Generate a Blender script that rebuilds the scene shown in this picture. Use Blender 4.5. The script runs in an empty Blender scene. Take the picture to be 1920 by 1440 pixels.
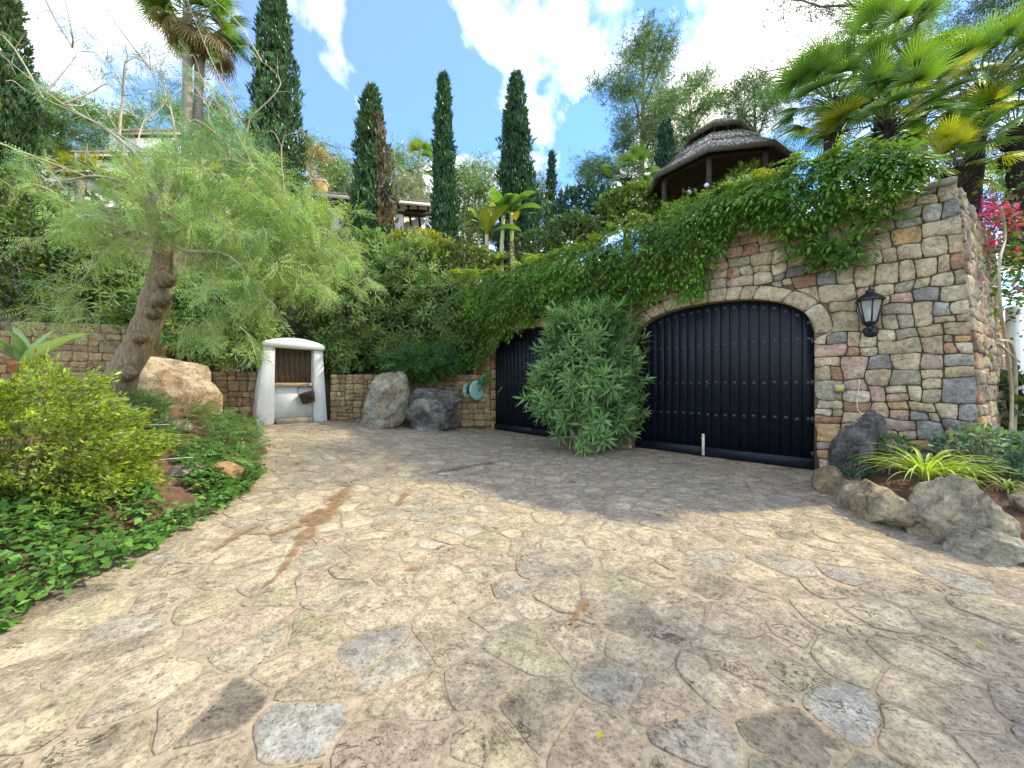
import bpy, math, random
import numpy as np
from mathutils import Vector, Matrix, noise as mnoise

# ------------------------------------------------------------------ camera, world, sun, exposure
scene = bpy.context.scene
COL = scene.collection
F, CX, CY, EYE = 723.0, 960.0, 720.0, 1.35        # focal length and centre in photo pixels, eye height in metres

cam_d = bpy.data.cameras.new("camera")
cam_d.sensor_width = 36.0
cam_d.lens = F / 1920.0 * 36.0
cam_d.clip_start = 0.05
cam_d.clip_end = 2000.0
cam = bpy.data.objects.new("camera", cam_d)
cam.location = (0, 0, EYE)
cam.rotation_euler = (math.radians(90), 0, 0)
COL.objects.link(cam)
scene.camera = cam

SUN_AZ, SUN_EL = math.radians(76), math.radians(47)
world = bpy.data.worlds.new("World")
scene.world = world
world.use_nodes = True
wn = world.node_tree
wn.nodes.clear()
def wnode(t, **kw):
    n = wn.nodes.new(t)
    for k, v in kw.items():
        setattr(n, k, v)
    return n
w_out = wnode('ShaderNodeOutputWorld')
w_bg = wnode('ShaderNodeBackground')
w_sky = wnode('ShaderNodeTexSky')
w_sky.sky_type = 'NISHITA'
w_sky.sun_disc = False
w_sky.sun_elevation = SUN_EL
w_sky.sun_rotation = SUN_AZ
w_sky.air_density = 1.0
w_sky.dust_density = 0.3
w_sky.ozone_density = 2.6
w_tc = wnode('ShaderNodeTexCoord')
w_sep = wnode('ShaderNodeSeparateXYZ')
wn.links.new(w_tc.outputs['Generated'], w_sep.inputs[0])
w_z = wnode('ShaderNodeMath', operation='ADD'); w_z.inputs[1].default_value = 0.22
wn.links.new(w_sep.outputs['Z'], w_z.inputs[0])
w_zm = wnode('ShaderNodeMath', operation='MAXIMUM'); w_zm.inputs[1].default_value = 0.05
wn.links.new(w_z.outputs[0], w_zm.inputs[0])
w_div = wnode('ShaderNodeVectorMath', operation='DIVIDE')
w_cmb = wnode('ShaderNodeCombineXYZ')
for i in range(3):
    wn.links.new(w_zm.outputs[0], w_cmb.inputs[i])
wn.links.new(w_tc.outputs['Generated'], w_div.inputs[0])
wn.links.new(w_cmb.outputs[0], w_div.inputs[1])
w_map = wnode('ShaderNodeMapping')
w_map.inputs['Location'].default_value = (5.2, 0.8, 0.0)
w_map.inputs['Rotation'].default_value = (0, 0, math.radians(40))
w_map.inputs['Scale'].default_value = (1.35, 0.95, 1.0)
wn.links.new(w_div.outputs[0], w_map.inputs[0])
w_n1 = wnode('ShaderNodeTexNoise')
w_n1.inputs['Scale'].default_value = 1.9
w_n1.inputs['Detail'].default_value = 7.0
w_n1.inputs['Roughness'].default_value = 0.56
w_n1.inputs['Distortion'].default_value = 0.35
wn.links.new(w_map.outputs[0], w_n1.inputs['Vector'])
w_r1 = wnode('ShaderNodeValToRGB')
w_r1.color_ramp.elements[0].position = 0.46
w_r1.color_ramp.elements[0].color = (0.06, 0.06, 0.06, 1)
w_r1.color_ramp.elements[1].position = 0.74
w_r1.color_ramp.elements[1].color = (1, 1, 1, 1)
wn.links.new(w_n1.outputs['Fac'], w_r1.inputs[0])
# clouds are set brighter than sunlit white to lift the light in the shade; the blue between them is the Nishita sky
w_hsv = wnode('ShaderNodeHueSaturation')
w_hsv.inputs['Saturation'].default_value = 1.6
w_hsv.inputs['Hue'].default_value = 0.511
wn.links.new(w_sky.outputs[0], w_hsv.inputs['Color'])
w_mix = wnode('ShaderNodeMixRGB')
w_mix.inputs['Color2'].default_value = (12.5, 11.9, 10.8, 1)
wn.links.new(w_r1.outputs[0], w_mix.inputs['Fac'])
wn.links.new(w_hsv.outputs[0], w_mix.inputs['Color1'])
wn.links.new(w_mix.outputs[0], w_bg.inputs['Color'])
w_bg.inputs['Strength'].default_value = 0.15
wn.links.new(w_bg.outputs[0], w_out.inputs[0])

S_dir = Vector((math.sin(SUN_AZ) * math.cos(SUN_EL), math.cos(SUN_AZ) * math.cos(SUN_EL), math.sin(SUN_EL)))
sun_d = bpy.data.lights.new("sun", 'SUN')
sun_d.energy = 2.0
sun_d.angle = math.radians(1.5)
sun_d.color = (1.0, 0.92, 0.78)
sun = bpy.data.objects.new("sun", sun_d)
sun.rotation_euler = S_dir.to_track_quat('Z', 'Y').to_euler()
sun.location = (20, 5, 30)
COL.objects.link(sun)

scene.view_settings.view_transform = 'Standard'
scene.view_settings.look = 'None'
scene.view_settings.gamma = 1.0
scene.view_settings.use_white_balance = True
scene.view_settings.white_balance_temperature = 7300
scene.view_settings.white_balance_tint = 4
scene.view_settings.exposure = 1.6
scene.cycles.use_denoising = True
scene.cycles.max_bounces = 6
scene.cycles.transparent_max_bounces = 6
scene.cycles.caustics_reflective = False
scene.cycles.caustics_refractive = False

# ------------------------------------------------------------------ helpers
R = np.random.default_rng(7)
random.seed(7)
def P(px, py, Y):
    return np.array([(px - CX) / F * Y, Y, EYE + (CY - py) / F * Y])
def sm(x):
    x = np.clip(x, 0, 1)
    return x * x * (3 - 2 * x)
def zg(x, y):                                     # the court rises gently towards the well
    return 0.33 * sm(-np.asarray(x, float) / 5.6) * sm(np.asarray(y, float) / 10.0)
def unit(v):
    v = np.asarray(v, float)
    return v / (np.linalg.norm(v, axis=-1, keepdims=True) + 1e-9)
def wave(x, y, f, seed, octaves=3):               # smooth 2D noise out of sines, about -1..1
    r = np.random.default_rng(seed)
    out = 0.0
    amp, tot = 1.0, 0.0
    for _ in range(octaves):
        for _k in range(3):
            a = r.uniform(0, 2 * math.pi); ph = r.uniform(0, 6.28); ff = f * r.uniform(0.7, 1.4)
            out = out + amp * np.sin((x * math.cos(a) + y * math.sin(a)) * ff + ph)
            tot += amp * 0.6
        amp *= 0.55; f *= 2.1
    return out / tot

ORIG = {}
def new_mesh(name, V, Fs, mat, col=None, smooth=False, edge=None):
    V = np.asarray(V, dtype=np.float32)
    me = bpy.data.meshes.new(name)
    if isinstance(Fs, np.ndarray):
        idx = Fs.astype(np.int32).ravel()
        starts = np.arange(0, len(idx), Fs.shape[1], dtype=np.int32)
    else:
        idx = np.array([i for f in Fs for i in f], dtype=np.int32)
        ln = np.array([len(f) for f in Fs], dtype=np.int32)
        starts = np.concatenate([[0], np.cumsum(ln)[:-1]]).astype(np.int32)
    me.vertices.add(len(V)); me.vertices.foreach_set('co', V.ravel())
    me.loops.add(len(idx)); me.loops.foreach_set('vertex_index', idx)
    me.polygons.add(len(starts)); me.polygons.foreach_set('loop_start', starts)
    if smooth:
        me.polygons.foreach_set('use_smooth', np.ones(len(starts), dtype=bool))
    me.update(calc_edges=True)
    if col is not None:
        c = np.asarray(col, dtype=np.float32)
        if c.ndim == 1:
            c = np.tile(c, (len(V), 1))
        c4 = np.ones((len(V), 4), np.float32); c4[:, :3] = c[:, :3]
        a = me.attributes.new('col', 'FLOAT_COLOR', 'POINT')
        a.data.foreach_set('color', c4.ravel())
    if edge is not None:
        a = me.attributes.new('edge', 'FLOAT', 'POINT')
        a.data.foreach_set('value', np.asarray(edge, np.float32))
    if mat is not None:
        me.materials.append(mat)
    return me
def link(name, me, parent=None):
    o = bpy.data.objects.new(name, me)
    COL.objects.link(o)
    if parent is not None:
        o.parent = parent
    return o
def tag(o, label, cat, group=None):
    o['label'] = label; o['category'] = cat
    if group:
        o['group'] = group
    return o
def thing(name, label, cat, loc, group=None):
    o = bpy.data.objects.new(name, None)
    o.empty_display_size = 0.2
    o.location = Vector([float(q) for q in loc])
    COL.objects.link(o)
    ORIG[o.name] = np.array(loc, float)
    return tag(o, label, cat, group)
def part(name, V, Fs, mat, parent, col=None, smooth=False, edge=None, kind=None, label=None):
    L = ORIG[parent.name]
    o = link(name, new_mesh(name, np.asarray(V, float) - L, Fs, mat, col, smooth, edge), parent)
    ORIG[o.name] = L
    if kind: o['kind'] = kind
    if label: o['label'] = label
    return o
def solo(name, V, Fs, mat, label, cat, loc=None, group=None, col=None, smooth=False, edge=None):
    V = np.asarray(V, float)
    if loc is None:
        loc = np.array([V[:, 0].mean(), V[:, 1].mean(), V[:, 2].min()])
    o = link(name, new_mesh(name, V - loc, Fs, mat, col, smooth, edge))
    o.location = Vector([float(q) for q in loc])
    ORIG[o.name] = np.array(loc, float)
    return tag(o, label, cat, group)
def structure(name, V, Fs, mat, col=None, smooth=False, edge=None):
    o = link(name, new_mesh(name, V, Fs, mat, col, smooth, edge))
    o['kind'] = 'structure'
    ORIG[o.name] = np.zeros(3)
    return o

class MB:                                         # collects shapes that make ONE mesh
    def __init__(s): s.v = []; s.f = []; s.n = 0
    def add(s, V, Fs):
        V = np.asarray(V, float); s.v.append(V)
        s.f += [tuple(int(i) + s.n for i in f) for f in Fs]; s.n += len(V)
        return s
    def tube(s, path, rad, k=7, caps=True):
        path = np.asarray(path, float); n = len(path)
        rad = np.broadcast_to(np.asarray(rad, float), (n,))
        T = unit(np.gradient(path, axis=0))
        ref = np.array([0, 0, 1.0]) if abs(T[0][2]) < 0.9 else np.array([1.0, 0, 0])
        V = []
        x = unit(np.cross(T[0], ref))
        a = np.arange(k) * 2 * math.pi / k
        for i in range(n):
            x = unit(x - T[i] * np.dot(x, T[i])); y = np.cross(T[i], x)
            V.append(path[i] + rad[i] * (np.cos(a)[:, None] * x + np.sin(a)[:, None] * y))
        V = np.concatenate(V)
        fs = [(i * k + j, i * k + (j + 1) % k, (i + 1) * k + (j + 1) % k, (i + 1) * k + j) for i in range(n - 1) for j in range(k)]
        if caps:
            fs.append(tuple(range(k - 1, -1, -1))); fs.append(tuple((n - 1) * k + j for j in range(k)))
        return s.add(V, fs)
    def box(s, c, size, ax=None, bev=0.0):        # ax: rows = local axes
        h = np.asarray(size, float) / 2
        ax = np.eye(3) if ax is None else np.asarray(ax, float)
        if bev <= 0:
            pts = np.array([[i, j, k] for k in (-1, 1) for j in (-1, 1) for i in (-1, 1)]) * h
            fs = [(0, 2, 3, 1), (4, 5, 7, 6), (0, 1, 5, 4), (2, 6, 7, 3), (0, 4, 6, 2), (1, 3, 7, 5)]
            return s.add(np.asarray(c) + pts @ ax, fs)
        b = bev
        pts = []; fs = []
        for z, q in ((-h[2], b), (-h[2] + b, 0), (h[2] - b, 0), (h[2], b)):
            x, y = h[0] - q, h[1] - q
            pts += [(-x + b, -y, z), (x - b, -y, z), (x, -y + b, z), (x, y - b, z), (x - b, y, z), (-x + b, y, z), (-x, y - b, z), (-x, -y + b, z)]
        for r in range(3):
            for j in range(8):
                fs.append((r * 8 + j, r * 8 + (j + 1) % 8, (r + 1) * 8 + (j + 1) % 8, (r + 1) * 8 + j))
        fs.append(tuple(range(7, -1, -1))); fs.append(tuple(24 + j for j in range(8)))
        return s.add(np.asarray(c) + np.array(pts) @ ax, fs)
    def lathe(s, c, prof, k=16, ax=None):         # prof: (radius, height) pairs along local z
        ax = np.eye(3) if ax is None else np.asarray(ax, float)
        a = np.arange(k) * 2 * math.pi / k; V = []
        for r, z in prof:
            V.append(np.stack([r * np.cos(a), r * np.sin(a), np.full(k, z)], 1))
        V = np.concatenate(V) @ ax + np.asarray(c); n = len(prof)
        fs = [(i * k + j, i * k + (j + 1) % k, (i + 1) * k + (j + 1) % k, (i + 1) * k + j) for i in range(n - 1) for j in range(k)]
        fs.append(tuple(range(k - 1, -1, -1))); fs.append(tuple((n - 1) * k + j for j in range(k)))
        return s.add(V, fs)
    def V(s): return np.concatenate(s.v)

# ------------------------------------------------------------------ materials
class NT:
    def __init__(s, name):
        s.m = bpy.data.materials.new(name); s.m.use_nodes = True
        s.t = s.m.node_tree; s.t.nodes.clear()
        s.out = s.n('ShaderNodeOutputMaterial')
    def n(s, t, **kw):
        q = s.t.nodes.new(t)
        for k, v in kw.items(): setattr(q, k, v)
        return q
    def l(s, a, b): s.t.links.new(a, b)
    def noise(s, vec, scale, detail=5, rough=0.55, dist=0.0):
        q = s.n('ShaderNodeTexNoise'); q.inputs['Scale'].default_value = scale; q.inputs['Detail'].default_value = detail
        q.inputs['Roughness'].default_value = rough; q.inputs['Distortion'].default_value = dist
        if vec is not None: s.l(vec, q.inputs['Vector'])
        return q.outputs['Fac']
    def ramp(s, f, *stops):
        q = s.n('ShaderNodeValToRGB'); e = q.color_ramp.elements
        while len(e) < len(stops): e.new(0.5)
        for el, (p, c) in zip(e, stops):
            el.position = p
            c = (c, c, c) if np.isscalar(c) else c
            el.color = (c[0], c[1], c[2], 1)
        s.l(f, q.inputs[0]); return q.outputs[0]
    def mix(s, fac, a, b, mode='MIX'):
        q = s.n('ShaderNodeMixRGB', blend_type=mode)
        for k, v in (('Fac', fac), ('Color1', a), ('Color2', b)):
            if hasattr(v, 'is_linked') or hasattr(v, 'links'): s.l(v, q.inputs[k])
            elif np.isscalar(v): q.inputs[k].default_value = v if k == 'Fac' else (v, v, v, 1)
            else: q.inputs[k].default_value = (v[0], v[1], v[2], 1)
        return q.outputs[0]
    def math(s, op, a, b=0.0):
        q = s.n('ShaderNodeMath', operation=op)
        for i, v in enumerate((a, b)):
            if np.isscalar(v): q.inputs[i].default_value = v
            else: s.l(v, q.inputs[i])
        return q.outputs[0]
    def bump(s, h, strength, dist, prev=None):
        q = s.n('ShaderNodeBump'); q.inputs['Strength'].default_value = strength; q.inputs['Distance'].default_value = dist
        s.l(h, q.inputs['Height'])
        if prev is not None: s.l(prev, q.inputs['Normal'])
        return q.outputs[0]
    def pos(s): return s.n('ShaderNodeNewGeometry').outputs['Position']
    def attr(s, name, what='Color'):
        q = s.n('ShaderNodeAttribute'); q.attribute_name = name; return q.outputs[what]
    def bsdf(s, color, rough=0.8, normal=None, metal=0.0, spec=0.4):
        q = s.n('ShaderNodeBsdfPrincipled')
        for k, v in (('Base Color', color), ('Roughness', rough)):
            if np.isscalar(v): q.inputs[k].default_value = v
            elif hasattr(v, 'links') or hasattr(v, 'is_linked'): s.l(v, q.inputs[k])
            else: q.inputs[k].default_value = (v[0], v[1], v[2], 1)
        q.inputs['Metallic'].default_value = metal
        q.inputs['Specular IOR Level'].default_value = spec
        if normal is not None: s.l(normal, q.inputs['Normal'])
        s.l(q.outputs[0], s.out.inputs[0]); return q

def stone_mat(name, dark=0.35, spot=0.5, bump=0.5, edge=False, sc=1.0, lichen=(0.30, 0.28, 0.17), extra=False, extra2=False):
    m = NT(name); p = m.pos(); c = m.attr('col')
    big = m.noise(p, 3.2 * sc, 6, 0.6, 0.4)
    fine = m.noise(p, 22 * sc, 8, 0.65)
    grit = m.noise(p, 120 * sc, 4, 0.7)
    c = m.mix(1.0, c, m.ramp(big, (0.32, 1 - dark), (0.66, 1.0 + dark * 0.55)), 'MULTIPLY')
    c = m.mix(1.0, c, m.ramp(fine, (0.30, 0.62), (0.52, 1.0), (0.75, 1.18)), 'MULTIPLY')
    c = m.mix(m.ramp(m.noise(p, 7.5 * sc, 7, 0.72, 0.8), (0.58, 0.0), (0.70, spot)), c, lichen)
    pits = m.ramp(m.noise(p, 16 * sc, 9, 0.78, 0.5), (0.30, 0.0), (0.40, 1.0))
    c = m.mix(1.0, c, m.mix(0.55, (1, 1, 1), pits), 'MULTIPLY')
    if edge:
        e = m.attr('edge', 'Fac')
        brk = m.noise(p, 5.5, 6, 0.7)
        smear = m.math('ADD', m.math('MULTIPLY', e, 0.62), m.math('MULTIPLY', m.noise(p, 8.0, 8, 0.72, 0.8), 0.9))
        c = m.mix(m.ramp(smear, (0.72, 0.0), (0.94, 0.95)), c, m.ramp(m.noise(p, 30, 6, 0.7), (0.3, (0.29, 0.23, 0.16)), (0.6, (0.40, 0.32, 0.225))))
        k = m.math('MULTIPLY', m.ramp(e, (0.80, 0.0), (0.97, 1.0)), m.ramp(brk, (0.48, 0.0), (0.58, 0.8)))
        c = m.mix(k, c, (0.10, 0.08, 0.055))
        sp = m.noise(p, 62, 6, 0.75)
        c = m.mix(1.0, c, m.ramp(sp, (0.34, 0.32), (0.47, 0.96), (0.7, 1.18)), 'MULTIPLY')
    n = m.bump(big, bump * 0.6, 0.05)
    if extra2:
        w_ = m.noise(p, 11.0, 9, 0.75, 1.2)
        c = m.mix(1.0, c, m.ramp(w_, (0.34, 0.55), (0.48, 1.0), (0.66, 1.2)), 'MULTIPLY')
        n = m.bump(w_, 0.8, 0.05, n)
    if extra:
        w_ = m.noise(p, 5.0, 10, 0.72, 1.5)
        c = m.mix(1.0, c, m.ramp(w_, (0.34, 0.40), (0.46, 0.95), (0.64, 1.25)), 'MULTIPLY')
        n = m.bump(w_, 1.0, 0.09, n)
    if edge:
        cr = m.ramp(m.math('ABSOLUTE', m.math('SUBTRACT', m.noise(p, 4.4, 7, 0.62, 1.1), 0.5)), (0.0, 0.0), (0.011, 1.0))
        cr = m.math('MAXIMUM', cr, m.ramp(m.noise(p, 2.6, 4, 0.6), (0.52, 1.0), (0.60, 0.0)))
        c = m.mix(1.0, c, m.mix(0.75, (1, 1, 1), cr), 'MULTIPLY')
        blot = m.noise(p, 9.0, 9, 0.75, 1.2)
        c = m.mix(1.0, c, m.ramp(blot, (0.36, 0.62), (0.5, 1.0), (0.66, 1.16)), 'MULTIPLY')
        n = m.bump(blot, 0.5, 0.02, n)
        n = m.bump(cr, 0.7, 0.012, n)
    n = m.bump(fine, bump, 0.02, n)
    n = m.bump(pits, bump * 0.5, 0.008, n)
    n = m.bump(grit, bump * 0.5, 0.003, n)
    m.bsdf(c, 0.85, n, spec=0.25)
    return m.m
def plain(name, color, rough=0.7, var=0.15, sc=8.0, bump=0.15, metal=0.0, spec=0.4, stretch=None, bdist=0.01):
    m = NT(name); p = m.pos()
    if stretch is not None:
        q = m.n('ShaderNodeMapping'); q.inputs['Scale'].default_value = stretch; m.l(p, q.inputs[0]); p = q.outputs[0]
    f = m.noise(p, sc, 7, 0.62)
    c = m.mix(1.0, color, m.ramp(f, (0.3, 1 - var), (0.7, 1 + var)), 'MULTIPLY')
    m.bsdf(c, rough, m.bump(f, bump, bdist), metal, spec)
    return m.m
def leaf_mat(name, trans=0.35, gloss=0.07, rough=0.38):
    m = NT(name); c = m.attr('col')
    d = m.n('ShaderNodeBsdfDiffuse'); m.l(c, d.inputs[0])
    t = m.n('ShaderNodeBsdfTranslucent'); m.l(m.mix(1.0, c, (1.5, 1.45, 0.55), 'MULTIPLY'), t.inputs[0])
    g = m.n('ShaderNodeBsdfGlossy'); g.inputs['Roughness'].default_value = rough; g.inputs[0].default_value = (0.9, 0.95, 1, 1)
    a = m.n('ShaderNodeMixShader'); a.inputs[0].default_value = trans; m.l(d.outputs[0], a.inputs[1]); m.l(t.outputs[0], a.inputs[2])
    fr = m.n('ShaderNodeFresnel'); fr.inputs['IOR'].default_value = 1.4
    b = m.n('ShaderNodeMixShader'); m.l(m.math('MULTIPLY', m.math('ADD', fr.outputs[0], 0.02), gloss * 6), b.inputs[0])
    m.l(a.outputs[0], b.inputs[1]); m.l(g.outputs[0], b.inputs[2])
    m.l(b.outputs[0], m.out.inputs[0])
    return m.m

M = {}
M['wallstone'] = stone_mat('wall_stone', 0.34, 0.45, 1.0, extra2=True)
M['flag'] = stone_mat('flagstone', 0.34, 0.50, 0.9, edge=True, sc=1.1, lichen=(0.23, 0.20, 0.13))
M['boulder'] = stone_mat('boulder_rock', 0.5, 0.7, 1.0, sc=1.3, lichen=(0.47, 0.41, 0.28), extra=True)
M['leaf'] = leaf_mat('leaf', 0.38, 0.04, 0.48)
M['palmleaf'] = leaf_mat('palm_leaf', 0.50, 0.045, 0.42)
M['feather'] = leaf_mat('feather_leaf', 0.35, 0.012, 0.6)
M['needle'] = leaf_mat('needle', 0.25, 0.03, 0.5)
M['joint'] = plain('joint_earth', (0.15, 0.105, 0.07), 0.95, 0.35, 14, 0.5)
M['soil'] = plain('soil', (0.12, 0.065, 0.038), 0.97, 0.45, 9, 0.9, bdist=0.04)
M['hill'] = plain('hill_earth', (0.085, 0.075, 0.035), 0.97, 0.5, 1.2, 0.9, bdist=0.1)
M['bark'] = plain('bark', (0.27, 0.20, 0.13), 0.9, 0.5, 9, 1.0, stretch=(3, 3, 0.6), bdist=0.03)
M['twig'] = plain('pale_twig', (0.42, 0.37, 0.27), 0.8, 0.25, 12, 0.3)
M['palmtrunk'] = plain('palm_trunk', (0.30, 0.26, 0.20), 0.9, 0.4, 9, 0.9, stretch=(0.6, 0.6, 4), bdist=0.03)
M['fibre'] = plain('palm_fibre', (0.045, 0.032, 0.028), 0.95, 0.6, 25, 1.0, stretch=(2, 2, 0.5), bdist=0.03)
M['bananastem'] = plain('banana_stem', (0.52, 0.45, 0.26), 0.7, 0.35, 6, 0.4, stretch=(0.5, 0.5, 4))
M['lime'] = plain('limewash', (0.74, 0.74, 0.72), 0.9, 0.10, 4, 0.5, bdist=0.015)
M['housewall'] = plain('house_wall', (0.74, 0.72, 0.68), 0.9, 0.12, 2, 0.3)
M['darkwood'] = plain('dark_wood', (0.045, 0.026, 0.02), 0.75, 0.4, 6, 0.4, stretch=(6, 6, 1))
M['oldwood'] = plain('weathered_wood', (0.085, 0.055, 0.035), 0.8, 0.45, 10, 0.6, stretch=(5, 5, 0.5))
M['sillwood'] = plain('sill_wood', (0.46, 0.34, 0.18), 0.75, 0.3, 8, 0.5, stretch=(1, 1, 5))
M['navy'] = plain('navy_door_paint', (0.0045, 0.0085, 0.017), 0.5, 0.45, 7, 0.15, spec=0.3, stretch=(6, 6, 0.7))
M['iron'] = plain('black_iron', (0.012, 0.014, 0.018), 0.42, 0.3, 30, 0.2, spec=0.5)
M['rust'] = plain('rusty_iron', (0.085, 0.05, 0.035), 0.7, 0.5, 18, 0.5, metal=0.3)
M['teal'] = plain('teal_plastic', (0.02, 0.22, 0.24), 0.35, 0.2, 12, 0.1)
M['paleteal'] = plain('pale_teal_plastic', (0.33, 0.62, 0.56), 0.45, 0.25, 25, 0.15)
M['greymetal'] = plain('grey_metal', (0.25, 0.27, 0.30), 0.45, 0.25, 20, 0.2, metal=0.6)
M['cream'] = plain('cream_paint', (0.66, 0.60, 0.44), 0.6, 0.15, 20, 0.2)
M['yellow'] = plain('yellow_plastic', (0.52, 0.40, 0.06), 0.4, 0.2, 20, 0.1)
M['whitepaint'] = plain('white_paint', (0.80, 0.81, 0.82), 0.55, 0.05, 6, 0.1)
M['tile'] = plain('roof_tile', (0.46, 0.36, 0.26), 0.85, 0.5, 3.0, 0.5)
M['terracotta'] = plain('terracotta', (0.50, 0.25, 0.11), 0.85, 0.25, 6, 0.4)
M['brick'] = plain('brick', (0.33, 0.15, 0.09), 0.9, 0.3, 9, 0.4)
M['thatch'] = NT('thatch')
def _thatch(m):
    c = m.attr('col'); p = m.pos(); f = m.noise(p, 18, 6, 0.7)
    m.bsdf(m.mix(1.0, c, m.ramp(f, (0.3, 0.6), (0.7, 1.2)), 'MULTIPLY'), 0.95, m.bump(f, 0.6, 0.03), spec=0.1)
_thatch(M['thatch']); M['thatch'] = M['thatch'].m
def _mortar():
    m = NT('mortar'); p = m.pos()
    a = m.noise(p, 1.3, 6, 0.6); b = m.noise(p, 26, 8, 0.7); g = m.noise(p, 140, 4, 0.7)
    c = m.ramp(a, (0.3, (0.28, 0.23, 0.16)), (0.5, (0.33, 0.27, 0.19)), (0.7, (0.37, 0.295, 0.205)))
    c = m.mix(1.0, c, m.ramp(b, (0.28, 0.5), (0.5, 1.0), (0.78, 1.15)), 'MULTIPLY')
    c = m.mix(1.0, c, m.ramp(m.noise(p, 9.0, 9, 0.75, 1.2), (0.36, 0.62), (0.5, 1.0), (0.66, 1.16)), 'MULTIPLY')
    m.bsdf(c, 0.92, m.bump(g, 0.4, 0.003, m.bump(b, 0.6, 0.012)), spec=0.2)
    return m.m
M['mortar'] = _mortar()
def _glass():
    m = NT('lantern_glass')
    a = m.n('ShaderNodeBsdfTransparent'); a.inputs[0].default_value = (0.9, 0.92, 0.92, 1)
    g = m.n('ShaderNodeBsdfGlossy'); g.inputs['Roughness'].default_value = 0.12
    d = m.n('ShaderNodeBsdfDiffuse'); d.inputs[0].default_value = (0.75, 0.77, 0.76, 1)
    x = m.n('ShaderNodeMixShader'); x.inputs[0].default_value = 0.25; m.l(d.outputs[0], x.inputs[1]); m.l(g.outputs[0], x.inputs[2])
    y = m.n('ShaderNodeMixShader'); y.inputs[0].default_value = 0.45; m.l(a.outputs[0], y.inputs[1]); m.l(x.outputs[0], y.inputs[2])
    m.l(y.outputs[0], m.out.inputs[0]); return m.m
M['glass'] = _glass()
def _stain():
    m = NT('mud_stain'); p = m.pos()
    f = m.noise(p, 14, 7, 0.7, 0.5)
    e = m.attr('edge', 'Fac')
    k = m.ramp(m.math('MULTIPLY', e, m.ramp(m.noise(p, 6.5, 8, 0.75, 0.8), (0.34, 0.25), (0.62, 1.0))), (0.18, 0.0), (0.85, 0.72))
    d = m.n('ShaderNodeBsdfPrincipled'); d.inputs['Roughness'].default_value = 0.55
    m.l(m.ramp(f, (0.3, (0.17, 0.085, 0.035)), (0.7, (0.36, 0.20, 0.09))), d.inputs['Base Color'])
    t = m.n('ShaderNodeBsdfTransparent'); x = m.n('ShaderNodeMixShader')
    m.l(k, x.inputs[0]); m.l(t.outputs[0], x.inputs[1]); m.l(d.outputs[0], x.inputs[2]); m.l(x.outputs[0], m.out.inputs[0])
    return m.m
M['stain'] = _stain()

# ------------------------------------------------------------------ polygons of stones
def subdiv(poly, step):
    out = []
    n = len(poly)
    for i in range(n):
        a, b = np.asarray(poly[i], float), np.asarray(poly[(i + 1) % n], float)
        k = max(1, int(round(np.linalg.norm(b - a) / step)))
        for j in range(k):
            out.append(a + (b - a) * j / k)
    return np.array(out)
def soften(p, it=1, w=0.25):
    for _ in range(it):
        p = p * (1 - 2 * w) + w * np.roll(p, 1, 0) + w * np.roll(p, -1, 0)
    return p
def shrink(p, g):
    c = p.mean(0); d = c - p; L = np.linalg.norm(d, axis=1, keepdims=True) + 1e-9
    return p + d / L * np.minimum(g, L * 0.6)
def area(p):
    x, y = p[:, 0], p[:, 1]
    return 0.5 * np.sum(x * np.roll(y, -1) - y * np.roll(x, -1))
def pillow(p, fmap, prof, rng, jit=0.006):
    """p: outline (n,2); prof: list of (inset, depth); the last ring is closed by a centre point."""
    n = len(p); V = []; E = []; fs = []
    off = rng.uniform(-jit, jit)
    tilt = rng.normal(0, jit * 1.2, 2); c0 = p.mean(0)
    for k, (ins, dep) in enumerate(prof):
        q = shrink(p, ins)
        h = dep + (off + (q - c0) @ tilt * 4 if k > 0 else 0)
        if k == len(prof) - 1:
            h = h + rng.normal(0, jit * 0.7, n)
        V.append(fmap(q[:, 0], q[:, 1], np.broadcast_to(h, (n,))))
        E.append(np.full(n, (1.0, 0.92, 0.70, 0.0)[min(k, 3)]))
    c = p.mean(0)
    V.append(fmap(c[:1], c[1:], np.array([prof[-1][1] + off + abs(rng.normal(0, jit))])))
    E.append(np.zeros(1))
    m = len(prof)
    for r in range(m - 1):
        for j in range(n):
            fs.append((r * n + j, r * n + (j + 1) % n, (r + 1) * n + (j + 1) % n, (r + 1) * n + j))
    for j in range(n):
        fs.append(((m - 1) * n + j, (m - 1) * n + (j + 1) % n, m * n))
    return np.concatenate(V), fs, np.concatenate(E)
def split_cells(u0, u1, v0, v1, sw, sh, rng):
    out = []; st = [(u0, u1, v0, v1)]
    while st:
        a, b, c, d = st.pop(); w, h = (b - a) / sw, (d - c) / sh
        if w < rng.uniform(0.85, 1.75) and h < rng.uniform(0.85, 1.7):
            out.append((a, b, c, d)); continue
        r = rng.uniform(0.36, 0.64)
        if w > h * rng.uniform(0.75, 1.3): m = a + (b - a) * r; st += [(a, m, c, d), (m, b, c, d)]
        else: m = c + (d - c) * r; st += [(a, b, c, m), (a, b, m, d)]
    return out
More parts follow.
